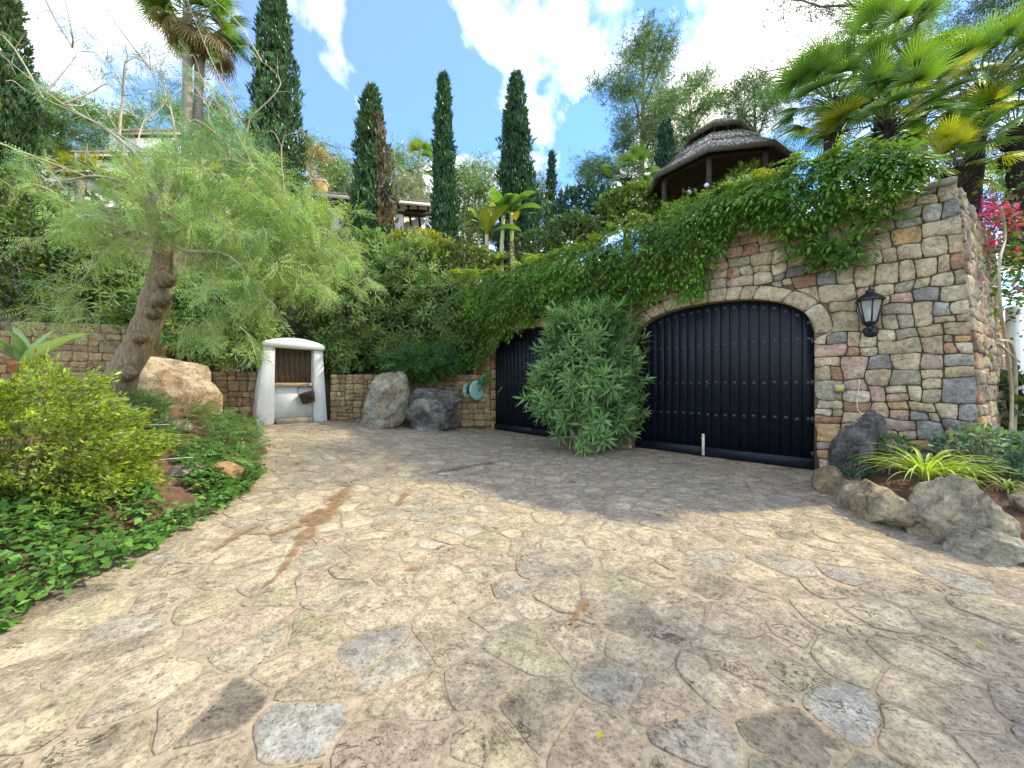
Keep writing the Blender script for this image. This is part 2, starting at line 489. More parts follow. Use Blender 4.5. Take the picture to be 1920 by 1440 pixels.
def voronoi(seeds, rad):
    seeds = np.asarray(seeds); out = []
    for i, s in enumerate(seeds):
        d = np.linalg.norm(seeds - s, axis=1)
        nb = [j for j in np.argsort(d)[1:22] if d[j] < rad * 2.2]
        poly = [s + np.array(q) * rad for q in ((-1, -1), (1, -1), (1, 1), (-1, 1))]
        for j in nb:
            nrm = seeds[j] - s; mid = (seeds[j] + s) / 2; new = []
            for k in range(len(poly)):
                a, b = poly[k], poly[(k + 1) % len(poly)]
                da, db = np.dot(a - mid, nrm), np.dot(b - mid, nrm)
                if da <= 0: new.append(a)
                if (da < 0 < db) or (db < 0 < da): new.append(a + (b - a) * da / (da - db))
            poly = new
            if len(poly) < 3: break
        out.append(np.array(poly) if len(poly) >= 3 else None)
    return out

# ------------------------------------------------------------------ leaf templates and scattering
def frames(axis, hint):
    y = unit(axis); z = hint - y * np.sum(y * hint, -1, keepdims=True)
    bad = np.linalg.norm(z, axis=-1) < 1e-3
    if np.any(bad): z[bad] = np.cross(y[bad], [1, 0.3, 0.2])
    z = unit(z); x = np.cross(y, z)
    return np.stack([x, y, z], 1)
class Leaves:
    def __init__(s): s.v = []; s.f = {}; s.c = []; s.n = 0
    def add(s, tpl, pos, axis, hint, scale, col):
        tv, tf = tpl[0], tpl[1]
        pos = np.atleast_2d(np.asarray(pos, float)); N = len(pos)
        axis = np.broadcast_to(np.asarray(axis, float), (N, 3)); hint = np.broadcast_to(np.asarray(hint, float), (N, 3)).copy()
        scale = np.broadcast_to(np.asarray(scale, float), (N,))
        fr = frames(axis, hint)
        V = pos[:, None] + (tv[None] @ fr) * scale[:, None, None]
        col = np.broadcast_to(np.asarray(col, float), (N, 3))
        tc = tpl[2] if len(tpl) > 2 else np.ones((len(tv), 3))
        C = col[:, None] * tc[None]
        k = tf.shape[1]
        Fc = (tf[None] + (np.arange(N) * len(tv))[:, None, None]).reshape(-1, k) + s.n
        s.v.append(V.reshape(-1, 3)); s.c.append(C.reshape(-1, 3)); s.f.setdefault(k, []).append(Fc)
        s.n += N * len(tv); return s
    def tpl(s):
        fs = [np.concatenate(x) for x in s.f.values()]
        return (np.concatenate(s.v), fs[0], np.concatenate(s.c))
    def data(s):
        V = np.concatenate(s.v); C = np.concatenate(s.c)
        if len(s.f) == 1: Fc = np.concatenate(list(s.f.values())[0])
        else: Fc = [tuple(r) for x in s.f.values() for a in x for r in a.tolist()]
        return V, Fc, C
def T_lance(w=0.12, fold=0.05, droop=0.1, mid=0.45):
    v = np.array([(0, 0, 0), (w, mid, fold), (0, 1, -droop), (-w, mid, fold), (0, mid, 0.0)])
    return v, np.array([(0, 1, 2, 4), (0, 4, 2, 3)])
def T_quad(w=0.1, mid=0.5):
    v = np.array([(0, 0, 0), (w, mid, 0.0), (0, 1, 0), (-w, mid, 0.0)])
    return v, np.array([(0, 1, 2, 3)])
def T_pinnate(rng, pairs=5, ll=0.36, w=0.2, droop=0.35, fold=0.04, simple=False):
    L = Leaves(); base = T_quad(w) if simple else T_lance(w, fold, 0.12)
    for i in range(pairs):
        t = 0.16 + 0.78 * i / pairs
        for sd in (-1, 1):
            L.add(base, (0, t, -droop * t * t), (sd * 0.9, 0.45 + rng.normal(0, 0.1), -0.35 + rng.normal(0, 0.12)), (0.1 * sd, 0.2, 1), ll * (1 - 0.25 * abs(t - 0.45)) * rng.uniform(0.85, 1.1), np.ones(3) * rng.uniform(0.85, 1.15))
    L.add(base, (0, 0.95, -droop * 0.9), (rng.normal(0, 0.1), 0.8, -0.6), (0, 0.3, 1), ll, np.ones(3) * 1.05)
    return L.tpl()
def T_whorl(rng, n=20, h=0.16, ll=0.17, w=0.10):
    L = Leaves(); base = T_lance(w, 0.03, 0.08, 0.5)
    for i in range(n):
        t = i / (n - 1); a = i * 2.3999 + rng.normal(0, 0.2); e = math.radians(-25 + 95 * t ** 1.2 + rng.normal(0, 9))
        ax = (math.cos(a) * math.cos(e), math.sin(e), math.sin(a) * math.cos(e))
        hint = (-math.cos(a) * math.sin(e), math.cos(e), -math.sin(a) * math.sin(e))
        g = rng.uniform(0.8, 1.15) * (0.9 + 0.25 * t)
        L.add(base, (0, t * h, 0), ax, hint, ll * rng.uniform(0.8, 1.1) * (1 - 0.25 * max(0, t - 0.7) / 0.3), np.array([g, g, g * (1.1 - 0.2 * t)]))
    return L.tpl()
def T_spray(rng, n=5, spread=0.38, w=0.11, ll=0.65):
    L = Leaves(); base = T_quad(w, 0.4)
    for i in range(n):
        a = rng.uniform(0, 6.28); s_ = spread * rng.uniform(0.3, 1.0)
        L.add(base, (0, rng.uniform(0, 0.4), 0), (math.cos(a) * s_, 1, math.sin(a) * s_), (math.sin(a), 0, math.cos(a)), ll * rng.uniform(0.7, 1.15), np.ones(3) * rng.uniform(0.75, 1.25))
    return L.tpl()
def T_tuft(rng, n=6, w=0.045):
    L = Leaves(); base = T_quad(w, 0.5)
    for i in range(n):
        d = unit(np.array([rng.normal(0, 0.8), rng.uniform(-0.1, 1.2), rng.normal(0, 0.8)]))
        L.add(base, (0, 0, 0), d, unit(rng.normal(0, 1, 3)), rng.uniform(0.7, 1.1), np.ones(3) * rng.uniform(0.8, 1.2))
    return L.tpl()
rT = np.random.default_rng(11)
TP = {
    'wist': [T_pinnate(rT, 5, 0.40, 0.19, 0.4) for _ in range(4)],
    'pepper': [T_pinnate(rT, 8, 0.25, 0.09, 0.25, simple=True) for _ in range(4)],
    'fern': [T_pinnate(rT, 7, 0.30, 0.14, 0.3, simple=True) for _ in range(3)],
    'whorl': [T_whorl(rT, 20) for _ in range(4)],
    'whorl_s': [T_whorl(rT, 13, 0.14, 0.18, 0.12) for _ in range(3)],
    'spray': [T_spray(rT) for _ in range(4)],
    'plume': [T_spray(rT, 6, 0.55, 0.12, 0.55) for _ in range(4)],
    'tuft': [T_tuft(rT) for _ in range(4)],
    'broad': [T_lance(0.36, 0.06, 0.12, 0.42)],
    'oval': [T_lance(0.24, 0.05, 0.1, 0.5)],
    'lance': [T_lance(0.11, 0.04, 0.12, 0.45)],
}
def rcol(base, n, rng, dv=0.25, warm=0.12):
    base = np.asarray(base, float)
    g = np.exp(rng.normal(0, dv, n))[:, None]; h = rng.normal(0, warm, n)[:, None]
    return base * g * np.concatenate([1 + h, np.ones_like(h), 1 - h], 1).clip(0.4, 1.8)
def scatter(L, key, pos, axis, hint, scale, cols, rng):
    tps = TP[key]; pick = rng.integers(0, len(tps), len(pos))
    for k, t in enumerate(tps):
        m = pick == k
        if m.any(): L.add(t, pos[m], axis[m], hint[m], scale[m], cols[m])
def rdir(n, rng): return unit(rng.normal(0, 1, (n, 3)))

# ------------------------------------------------------------------ the ground, the court and the hillside
structure('ground', [(-900, -900, -0.35), (900, -900, -0.35), (900, 900, -0.35), (-900, 900, -0.35)], [(0, 1, 2, 3)], M['hill'])

PAT = np.array([(-3.2, -3.5), (-3.05, 1.0), (-3.05, 3.0), (-3.25, 4.5), (-3.8, 5.8), (-4.8, 7.4), (-6.9, 9.3), (-6.4, 10.3), (-4.9, 11.0),
                (-0.8, 11.7), (4.9, 6.2), (4.25, 5.3), (3.75, 4.4), (3.45, 3.4), (3.62, 2.7), (4.6, 2.2), (9.5, 1.9), (9.5, -3.5)])
def inside(poly, x, y):
    c = False; n = len(poly); j = n - 1
    for i in range(n):
        if (poly[i][1] > y) != (poly[j][1] > y) and x < (poly[j][0] - poly[i][0]) * (y - poly[i][1]) / (poly[j][1] - poly[i][1]) + poly[i][0]: c = not c
        j = i
    return c
def under(x, y): return 0.012 * wave(x, y, 1.3, 5, 2)            # the court is laid unevenly
gx = np.arange(-9, 10.01, 0.25); gy = np.arange(-4, 13.01, 0.25)
GX, GY = np.meshgrid(gx, gy)
GZ = zg(GX, GY) + under(GX, GY)
nx = len(gx)
quads = np.array([(j * nx + i, j * nx + i + 1, (j + 1) * nx + i + 1, (j + 1) * nx + i) for j in range(len(gy) - 1) for i in range(nx - 1)])
patio = structure('patio', np.stack([GX.ravel(), GY.ravel(), GZ.ravel()], 1), quads, M['mortar'], smooth=True)

rp = np.random.default_rng(21)
seeds = []; cand = rp.uniform((-7.2, 0.3), (7.0, 11.7), (9000, 2)); rr = rp.uniform(0.10, 0.35, 9000)
kept = np.zeros((0, 3))
for (x, y), r in zip(cand, rr):
    if not inside(PAT * 1.0, x, y): continue
    if len(kept):
        d = np.hypot(kept[:, 0] - x, kept[:, 1] - y)
        if (d < (kept[:, 2] + r) * 0.52).any(): continue
    kept = np.vstack([kept, (x, y, r)])
polys = voronoi(kept[:, :2], 0.85)
FLAGC = [((0.42, 0.345, 0.245), 6), ((0.46, 0.385, 0.275), 5), ((0.33, 0.30, 0.24), 2.5), ((0.27, 0.265, 0.24), 1.6), ((0.38, 0.34, 0.21), 1.2), ((0.41, 0.315, 0.24), 2.5), ((0.31, 0.32, 0.30), 1.0), ((0.17, 0.15, 0.12), 1.6)]
fc = np.array([c for c, _ in FLAGC]); fw = np.array([w for _, w in FLAGC], float); fw /= fw.sum()
flags = []
for (x, y, r), pl in zip(kept, polys):
    if pl is None: continue
    q = subdiv(pl, 0.055 if y < 4.5 else 0.10)
    wx = 0.034 * wave(q[:, 0], q[:, 1], 5.0, 31); wy = 0.034 * wave(q[:, 0], q[:, 1], 6.0, 32)
    wx2 = 0.011 * wave(q[:, 0], q[:, 1], 30.0, 33); wy2 = 0.011 * wave(q[:, 0], q[:, 1], 28.0, 34)
    q = q + np.stack([wx + wx2, wy + wy2], 1)
    if area(q) < 0.015: continue
    q = soften(q, 1, 0.2)
    q = shrink(q, rp.choice([0.001, 0.002, 0.004, 0.008, 0.014]))
    fm = lambda u, v, d: np.stack([u, v, zg(u, v) + under(u, v) + d], 1)
    V, fs, E = pillow(q, fm, [(0.0, -0.008), (0.002, 0.0015), (0.009, 0.0035), (0.07, 0.0055)], rp, 0.0020)
    kk = np.interp(y, [1.8, 4.5], [0.72, 0.28]) * rp.uniform(0.6, 1.25)
    c = (fc[rp.choice(len(fc), p=fw)] * kk + np.array((0.49, 0.40, 0.27)) * (1 - kk)) * rp.uniform(0.90, 1.08)
    flags.append((x * x + y * y, V, fs, E, c, abs(area(q))))
flags.sort(key=lambda a: a[0] / a[5] ** 0.6)
far = MB(); farE = []; farC = []
for k, (d2, V, fs, E, c, _a) in enumerate(flags):
    if k < 300:
        L = V.mean(0)
        o = link('flagstone', new_mesh('flagstone', V - L, fs, M['flag'], c, True, E), patio)
        o.location = Vector([float(t) for t in L])
    else:
        far.add(V, fs); farE.append(E); farC.append(np.tile(c, (len(V), 1)))
part('flagstone', far.V(), far.f, M['flag'], patio, np.concatenate(farC), True, np.concatenate(farE), kind='stuff')

def ribbon(pts, w, seed):
    rng = np.random.default_rng(seed)
    pts = np.array(pts, float)
    t = np.linspace(0, 1, len(pts)); tt = np.linspace(0, 1, len(pts) * 6)
    x = np.interp(tt, t, pts[:, 0]); y = np.interp(tt, t, pts[:, 1]); ww = np.interp(tt, t, w)
    d = unit(np.stack([np.gradient(x), np.gradient(y)], 1)); nrm = np.stack([-d[:, 1], d[:, 0]], 1)
    jit = 1.15 + 0.4 * np.sin(tt * 40 + seed) + 0.3 * np.sin(tt * 97 + seed) + rng.normal(0, 0.2, len(tt))
    V = []; E = []
    for k, (s_, e) in enumerate(((-1, 0), (-0.45, 1), (0.45, 1), (1, 0))):
        p = np.stack([x, y], 1) + nrm * (ww * jit * s_)[:, None]
        V.append(np.stack([p[:, 0], p[:, 1], zg(p[:, 0], p[:, 1]) + under(p[:, 0], p[:, 1]) + 0.019], 1)); E.append(np.full(len(tt), e))
    n = len(tt)
    fs = [(k * n + i, k * n + i + 1, (k + 1) * n + i + 1, (k + 1) * n + i) for k in range(3) for i in range(n - 1)]
    return np.concatenate(V), fs, np.concatenate(E)
def gp(px, py):                                   # the spot on the court that the photo shows there
    z = 0.0
    for _ in range(6):
        Y = (EYE - z) * F / (py - CY); X = (px - CX) / F * Y; z = float(zg(X, Y))
    return (X, Y)
for pp, w, sd in (([(655, 910), (630, 945), (590, 985), (560, 1020), (545, 1050), (520, 1085), (490, 1110)], [0.10, 0.12, 0.11, 0.05, 0.03, 0.025, 0.02], 3),
                  ([(600, 955), (560, 985), (520, 1000), (470, 1000)], [0.05, 0.06, 0.04, 0.03], 5), ([(545, 1040), (500, 1050), (440, 1065)], [0.03, 0.02, 0.015], 6),
                  ([(490, 985), (450, 1000), (400, 1035)], [0.05, 0.05, 0.02], 7), ([(925, 868), (870, 877), (800, 890)], [0.10, 0.09, 0.03], 8),
                  ([(765, 925), (752, 938), (745, 950)], [0.05, 0.05, 0.02], 9), ([(790, 1068), (760, 1075)], [0.05, 0.02], 10), ([(1100, 1130), (1072, 1175)], [0.035, 0.015], 12)):
    V, fs, E = ribbon([gp(*q) for q in pp], w, sd)
    part('mud_stain', V, fs, M['stain'], patio, edge=E)

# hillside: strips that run back from the retaining line
HB = [((12.7, 10.2), 3.75, 1), ((5.70, 5.42), 3.75, 1), ((4.95, 6.25), 3.75, 1), ((0.2, 11.0), 3.7, 1), ((-0.9, 11.95), 2.6, 0.6), ((-2.5, 11.4), 1.3, 0), ((-4.7, 11.1), 1.3, 0),
      ((-6.2, 10.6), 1.3, 0), ((-7.6, 10.0), 1.5, 0), ((-9.0, 9.5), 2.5, 0), ((-13.0, 8.7), 2.7, 0), ((-26.0, 7.0), 2.7, 0), ((-60.0, 2.0), 2.7, 0)]
PA = ([0, 1.5, 4, 7.0, 9, 14, 30, 60, 160], [0, 1.1, 3.0, 5.6, 6.0, 6.8, 11, 19, 30])
PB = ([0, 5, 10, 16, 30, 60, 160], [0, 0.1, 0.9, 3.6, 9, 17, 28])
rows = []
for (a, za, wa), (b, zb, wb) in zip(HB[:-1], HB[1:]):
    n = max(2, int(np.hypot(a[0] - b[0], a[1] - b[1]) / 0.6))
    for k in range(n):
        t = k / n; rows.append((a[0] + (b[0] - a[0]) * t, a[1] + (b[1] - a[1]) * t, za + (zb - za) * t, wa + (wb - wa) * t))
rows.append((HB[-1][0][0], HB[-1][0][1], HB[-1][1], HB[-1][2]))
ds = np.concatenate([[-0.01], np.arange(0, 12, 0.6), np.arange(12, 40, 2.0), np.arange(40, 165, 10)])
HV = []
for (x, y, z0, w) in rows:
    dv = unit(np.array([x, y + 3.0]))
    prof = z0 + (1 - w) * np.interp(ds, *PA) + w * np.interp(ds, *PB)
    px_, py_ = x + dv[0] * ds, y + dv[1] * ds
    prof = prof + np.clip(ds / 6, 0, 1) * 0.25 * wave(px_, py_, 0.8, 77)
    prof[0] = -0.4
    HV.append(np.stack([px_, py_, prof], 1))
HV = np.array(HV); nr, nd = HV.shape[:2]
structure('hillside', HV.reshape(-1, 3), np.array([(i * nd + j, i * nd + j + 1, (i + 1) * nd + j + 1, (i + 1) * nd + j) for i in range(nr - 1) for j in range(nd - 1)]), M['hill'], smooth=True)
HF = HV[:, 1:].reshape(-1, 3)
def hill_z(x, y):
    d = (HF[:, 0] - x) ** 2 + (HF[:, 1] - y) ** 2; k = np.argsort(d)[:4]; w = 1 / (d[k] + 0.01)
    return float((HF[k, 2] * w).sum() / w.sum())

# planting beds
def bed(name, outline, zf, step=0.22, mat='soil'):
    o = np.array(outline); xs = np.arange(o[:, 0].min(), o[:, 0].max() + step, step); ys = np.arange(o[:, 1].min(), o[:, 1].max() + step, step)
    idx = {}; V = []; fs = []
    for i, x in enumerate(xs[:-1]):
        for j, y in enumerate(ys[:-1]):
            if inside(o, x + step / 2, y + step / 2):
                q = []
                for a, b in ((i, j), (i + 1, j), (i + 1, j + 1), (i, j + 1)):
                    if (a, b) not in idx:
                        idx[(a, b)] = len(V); V.append((xs[a], ys[b], zf(xs[a], ys[b])))
                    q.append(idx[(a, b)])
                fs.append(tuple(q))
    return structure(name, V, fs, M[mat], smooth=True)
def edge_x(y): return np.interp(y, [-3.5, 1, 3, 4.5, 5.8, 7.4, 9.3, 10], [-3.2, -3.05, -3.05, -3.25, -3.8, -4.8, -6.7, -6.9])
def left_bed_z(x, y):
    d = np.clip(edge_x(y) - x, -0.3, 9)
    return zg(x, y) - 0.10 + 0.26 * sm((d + 0.3) / 0.7) + 0.28 * np.clip(d - 0.3, 0, 3.2) + 0.05 * wave(x, y, 3.0, 9)
bed('left_planting_bed', [(-2.95, -3.5), (-2.85, 1), (-2.85, 3), (-3.05, 4.5), (-3.6, 5.8), (-4.6, 7.4), (-6.55, 9.4), (-6.7, 10.4), (-9, 10.2), (-26, 8.3), (-26, -3.5)], left_bed_z)
def right_bed_z(x, y):
    ex = np.interp(y, [1.8, 2.2, 2.7, 3.4, 4.4, 5.3, 6.2], [8, 4.6, 3.62, 3.45, 3.75, 4.25, 4.9])
    d = np.clip(x - ex, -0.3, 4)
    return -0.15 + 0.33 * sm((d + 0.1) / 0.6) + 0.10 * d + 0.04 * wave(x, y, 4.0, 19)
bed('right_planting_bed', [(4.75, 6.0), (4.2, 5.3), (3.75, 4.4), (3.45, 3.4), (3.62, 2.7), (4.6, 2.2), (14, 1.6), (14, 10), (8.9, 7.0), (5.8, 4.9)], right_bed_z)

# ------------------------------------------------------------------ walls of stones
WALLC = [((0.62, 0.48, 0.32), 5), ((0.68, 0.55, 0.38), 5), ((0.50, 0.43, 0.32), 3), ((0.44, 0.41, 0.35), 1.4), ((0.61, 0.43, 0.33), 4), ((0.50, 0.29, 0.19), 1.2), ((0.64, 0.43, 0.21), 1.0), ((0.33, 0.30, 0.28), 0.5), ((0.72, 0.61, 0.44), 3)]
HONEY = [((0.44, 0.31, 0.17), 5), ((0.50, 0.37, 0.21), 4), ((0.36, 0.25, 0.15), 3), ((0.42, 0.27, 0.16), 2), ((0.46, 0.20, 0.08), 0.35)]
def pick(pal, rng):
    w = np.array([x for _, x in pal], float)
    return np.array(pal[rng.choice(len(pal), p=w / w.sum())][0]) * rng.uniform(0.88, 1.12)
def lay(parent, cells, fmap, pal, rng, warp=0.060, wf=6.4, gap=(0.001, 0.005), push=None, keep=None, proud=0.035, extra=None, palf=None, limit=300):
    out = []
    for (a, b, c, d) in cells:
        q = subdiv([(a, c), (b, c), (b, d), (a, d)], 0.07)
        q = q + np.stack([warp * wave(q[:, 0], q[:, 1], wf, 41), warp * 0.8 * wave(q[:, 0], q[:, 1], wf, 42)], 1)
        a0 = area(q)
        if push is not None: q = push(q)
        if area(q) < max(0.006, 0.35 * a0): continue
        out.append(q)
    if extra: out += extra
    res = []
    for q in out:
        q = shrink(soften(q, 1, 0.13), rng.uniform(*gap))
        c = q.mean(0)
        if keep is not None and not keep(c): continue
        V, fs, E = pillow(q, fmap, [(0.0, -0.05), (0.0005, proud * 0.55), (0.007, proud * 0.9), (0.05, proud)], rng, 0.010)
        col = palf(c) if palf is not None else None
        res.append((V, fs, E, col if col is not None else pick(pal, rng), abs(area(q))))
    res.sort(key=lambda r: -r[4])
    far = MB(); fcol = []
    for k, (V, fs, E, c, _a) in enumerate(res):
        if k < limit:
            L = V.mean(0)
            o = link('stone', new_mesh('stone', V - L, fs, M['wallstone'], c, True), parent)
            o.location = Vector([float(t) for t in (L - ORIG[parent.name])])
        else:
            far.add(V, fs); fcol.append(np.tile(c, (len(V), 1)))
    if far.n: part('stone', far.V(), far.f, M['wallstone'], parent, np.concatenate(fcol), True, kind='stuff')

W0 = np.array([4.64, 5.92]); DW = unit(np.array([-0.704, 0.710])); NW = np.array([DW[1] * -1, DW[0]]) ; NW = NW if NW[1] < 0 else -NW
def wmap(u, v, d):                                # along the garage wall, up, out of it
    u, v, d = np.broadcast_arrays(np.asarray(u, float), np.asarray(v, float), np.asarray(d, float))
    return np.stack([W0[0] + DW[0] * u + NW[0] * d, W0[1] + DW[1] * u + NW[1] * d, v], -1)
WAX = np.array([[DW[0], DW[1], 0], [NW[0], NW[1], 0], [0, 0, 1.0]])
WTOP = 3.9
DOORS = [(0.0, 3.03), (4.45, 7.47)]
SPR, RISE, PEX = 2.12, 0.70, 2.35
def arch(u, dr):
    a, b = dr; x = np.clip(np.abs((u - (a + b) / 2) / ((b - a) / 2)), 0, 1)
    return SPR + RISE * (1 - x ** PEX) ** (1 / PEX)
def wall_right(v): return -1.68 + 0.24 * np.asarray(v) / WTOP
gw = thing('garage_wall', 'tall rubble stone wall with two arched openings for the dark garage doors', 'wall', wmap(3.3, 0, 0)[()])
# core with its two openings
us = np.unique(np.concatenate([np.linspace(-1.60, 0, 8), np.linspace(0, 3.03, 41), np.linspace(3.03, 4.45, 6), np.linspace(4.45, 7.47, 41), np.linspace(7.47, 8.6, 5)]))
core = MB()
for a, b in zip(us[:-1], us[1:]):
    m = (a + b) / 2; za = zb = -0.2
    for dr in DOORS:
        if dr[0] < m < dr[1]:
            za, zb = arch(a, dr), arch(b, dr)
    pts = []
    for dep in (-0.006, -0.45):
        for u, z in ((a, za), (b, zb), (b, WTOP - 0.02), (a, WTOP - 0.02)):
            uu = u if u > -1.55 else wall_right(z) + 0.05
            pts.append(wmap(uu, z, dep))
    core.add(np.array(pts), [(0, 1, 2, 3), (7, 6, 5, 4), (0, 4, 5, 1), (3, 2, 6, 7)] + ([(0, 3, 7, 4)] if m < -1.4 or m > 8.4 else []))
for dr in DOORS:                                   # jambs
    for u, s_ in ((dr[0], 1), (dr[1], -1)):
        core.add(np.array([wmap(u, z, dep) for z, dep in ((-0.2, -0.006), (SPR, -0.006), (SPR, -0.45), (-0.2, -0.45))]), [(0, 1, 2, 3) if s_ > 0 else (3, 2, 1, 0)])
part('core', core.V(), core.f, M['joint'], gw)
RING = 0.23
def push_w(q):
    q = q.copy(); c = q.mean(0)
    for dr in DOORS:
        a = abs(c[0] - (dr[0] + dr[1]) / 2) / ((dr[1] - dr[0]) / 2 + RING); b = max(0.0, (c[1] - SPR) / (RISE + RING))
        if c[1] > SPR and (a ** PEX + b ** PEX) ** (1 / PEX) < 0.95: return np.zeros((3, 2))
    q[:, 0] = np.where(q[:, 0] < 0, q[:, 0] * wall_right(q[:, 1]) / -1.72, q[:, 0])
    q[:, 0] = np.maximum(q[:, 0], wall_right(q[:, 1])); q[:, 0] = np.minimum(q[:, 0], 8.6)
    q[:, 1] = np.clip(q[:, 1], -0.1, WTOP)
    for dr in DOORS:
        uc, hw = (dr[0] + dr[1]) / 2, (dr[1] - dr[0]) / 2
        a = (q[:, 0] - uc) / (hw + RING); b = (q[:, 1] - SPR) / (RISE + RING)
        up = q[:, 1] > SPR
        r = (np.abs(a) ** PEX + np.clip(b, 0, None) ** PEX) ** (1 / PEX)
        m = up & (r < 1)
        s_ = 1 / np.clip(r, 0.05, None)
        q[m, 0] = uc + (q[m, 0] - uc) * s_[m]; q[m, 1] = SPR + (q[m, 1] - SPR) * s_[m]
        am = (q[:, 0] - uc) / hw
        m = (~up) & (np.abs(am) < 1)
        q[m, 0] = uc + np.sign(am[m]) * hw
    return q
rw = np.random.default_rng(5)
vous = []
for dr in DOORS:
    uc, hw = (dr[0] + dr[1]) / 2, (dr[1] - dr[0]) / 2
    th = np.linspace(0, math.pi, 400)
    X = np.sign(np.cos(th)) * np.abs(np.cos(th)) ** (2 / PEX); Z = np.abs(np.sin(th)) ** (2 / PEX)
    inn = np.stack([uc + hw * X, SPR + RISE * Z], 1); out_ = np.stack([uc + (hw + RING) * X, SPR + (RISE + RING) * Z], 1)
    s_ = np.concatenate([[0], np.cumsum(np.linalg.norm(np.diff(inn, axis=0), axis=1))])
    t = 0
    while t < s_[-1] - 0.12:
        t2 = min(t + rw.uniform(0.20, 0.42), s_[-1])
        if s_[-1] - t2 < 0.15: t2 = s_[-1]
        ii = [np.array([np.interp(x, s_, inn[:, 0]), np.interp(x, s_, inn[:, 1])]) for x in np.linspace(t, t2, 5)]
        oo = [np.array([np.interp(x, s_, out_[:, 0]), np.interp(x, s_, out_[:, 1])]) for x in np.linspace(t, t2, 5)]
        lp = np.array(ii + oo[::-1]); lp = lp if area(lp) > 0 else lp[::-1]
        vous.append(subdiv(lp, 0.09)); t = t2
cells = []
for u0_, u1_, v0_, v1_ in ((-1.75, 0.0, -0.1, SPR), (3.03, 4.45, -0.1, SPR + 0.2), (7.47, 8.65, -0.1, SPR), (-1.75, 3.03, SPR, WTOP + 0.05), (3.03, 4.45, SPR + 0.2, WTOP + 0.05), (4.45, 8.65, SPR, WTOP + 0.05)):
    cells += split_cells(u0_, u1_, v0_, v1_, 0.31, 0.215, rw)
def wpal(c):
    for dr in DOORS:
        a_ = abs(c[0] - (dr[0] + dr[1]) / 2) / ((dr[1] - dr[0]) / 2 + RING); b_ = max(0.0, (c[1] - SPR) / (RISE + RING))
        if c[1] > SPR and (a_ ** PEX + b_ ** PEX) ** (1 / PEX) < 0.985: return np.array([(0.62, 0.50, 0.34), (0.66, 0.55, 0.38), (0.60, 0.45, 0.33)][rw.integers(0, 3)]) * rw.uniform(0.92, 1.1)
                                          # the quoin at the free end is greyer, the foot is redder
    if c[0] < -1.0 and c[1] > 0.6 and rw.random() < 0.32:
        return np.array([(0.42, 0.41, 0.37), (0.49, 0.46, 0.40), (0.37, 0.35, 0.33)][rw.integers(0, 3)]) * rw.uniform(0.9, 1.15)
    if c[0] > 7.4: return pick(HONEY, rw)
    return None
lay(gw, cells, wmap, WALLC, rw, push=push_w, extra=vous, proud=0.04, palf=wpal)
# jamb stones of the left opening, seen edge-on
for z0, z1 in zip(np.arange(0.0, 2.1, 0.3), np.arange(0.28, 2.4, 0.3)):
    b = MB(); b.box(wmap(7.455, (z0 + z1) / 2, -0.14), (0.03, 0.26, z1 - z0 - 0.015), WAX, 0.008)
    part('stone', b.V(), b.f, M['wallstone'], gw, pick(HONEY, rw) * 1.15, False)
# capping stones
u = -1.45
while u < 3.5:
    w = rw.uniform(0.35, 0.6)
    b = MB(); b.box(wmap(u + w / 2, WTOP + 0.035, -0.19), (w - 0.02, 0.52, 0.09), WAX, 0.018)
    part('capstone', b.V(), b.f, M['wallstone'], gw, pick(WALLC, rw) * 1.05, False); u += w

def stone_wall(name, label, A, B, z0, z1, seed, sw=0.27, sh=0.2, pal=HONEY, thick=0.4, proud=0.035, capped=False, lean=0.0, limit=300, dim=1.0):
    rng = np.random.default_rng(seed)
    A = np.array(A, float); B = np.array(B, float); L = np.linalg.norm(B - A); d = (B - A) / L; n = np.array([d[1], -d[0]])
    def mp(u, v, dep):
        u, v, dep = np.broadcast_arrays(np.asarray(u, float), np.asarray(v, float), np.asarray(dep, float))
        dep = dep - lean * (v - z0)
        return np.stack([A[0] + d[0] * u + n[0] * dep, A[1] + d[1] * u + n[1] * dep, v], -1)
    t = thing(name, label, 'wall', mp(L / 2, z0, 0)[()])
    c = MB(); pts = np.array([mp(u, v, dep) for dep in (-0.006, -thick) for u, v in ((0, z0 - 0.3), (L, z0 - 0.3), (L, z1 - 0.01), (0, z1 - 0.01))])
    c.add(pts, [(0, 1, 2, 3), (7, 6, 5, 4), (3, 2, 6, 7), (0, 3, 7, 4), (1, 5, 6, 2)])
    part('core', c.V(), c.f, M['joint'], t)
    def push(q):
        q = q.copy(); q[:, 0] = np.clip(q[:, 0], 0, L); q[:, 1] = np.clip(q[:, 1], z0 - 0.1, z1); return q
    lay(t, split_cells(0, L, z0 - 0.1, z1 + 0.02, sw, sh, rng), mp, pal, rng, warp=0.03, wf=9, gap=(0.001, 0.004), push=push, proud=proud, palf=None if dim == 1 else (lambda c: pick(pal, rng) * dim), limit=limit)
    return t
stone_wall('side_wall', 'weathered stone wall turning away from the garage corner towards the white gate', (5.84, 4.76), (8.6, 6.62), 0.0, 3.88, 61, 0.30, 0.22, WALLC, 0.4, lean=0.06)
stone_wall('retaining_wall', 'low honey stone retaining wall between the white well and the leaning rock', (-5.05, 10.72), (-0.55, 11.35), 0.2, 1.62, 62)
stone_wall('retaining_wall', 'low honey stone retaining wall between the big orange boulder and the white well', (-8.4, 9.05), (-6.3, 9.9), 0.25, 1.66, 63, 0.27, 0.21)
stone_wall('terrace_wall', 'shaded brown stone terrace wall behind the leaning tree trunk', (-13.0, 8.3), (-8.3, 9.3), 0.9, 2.75, 64, 0.36, 0.24)

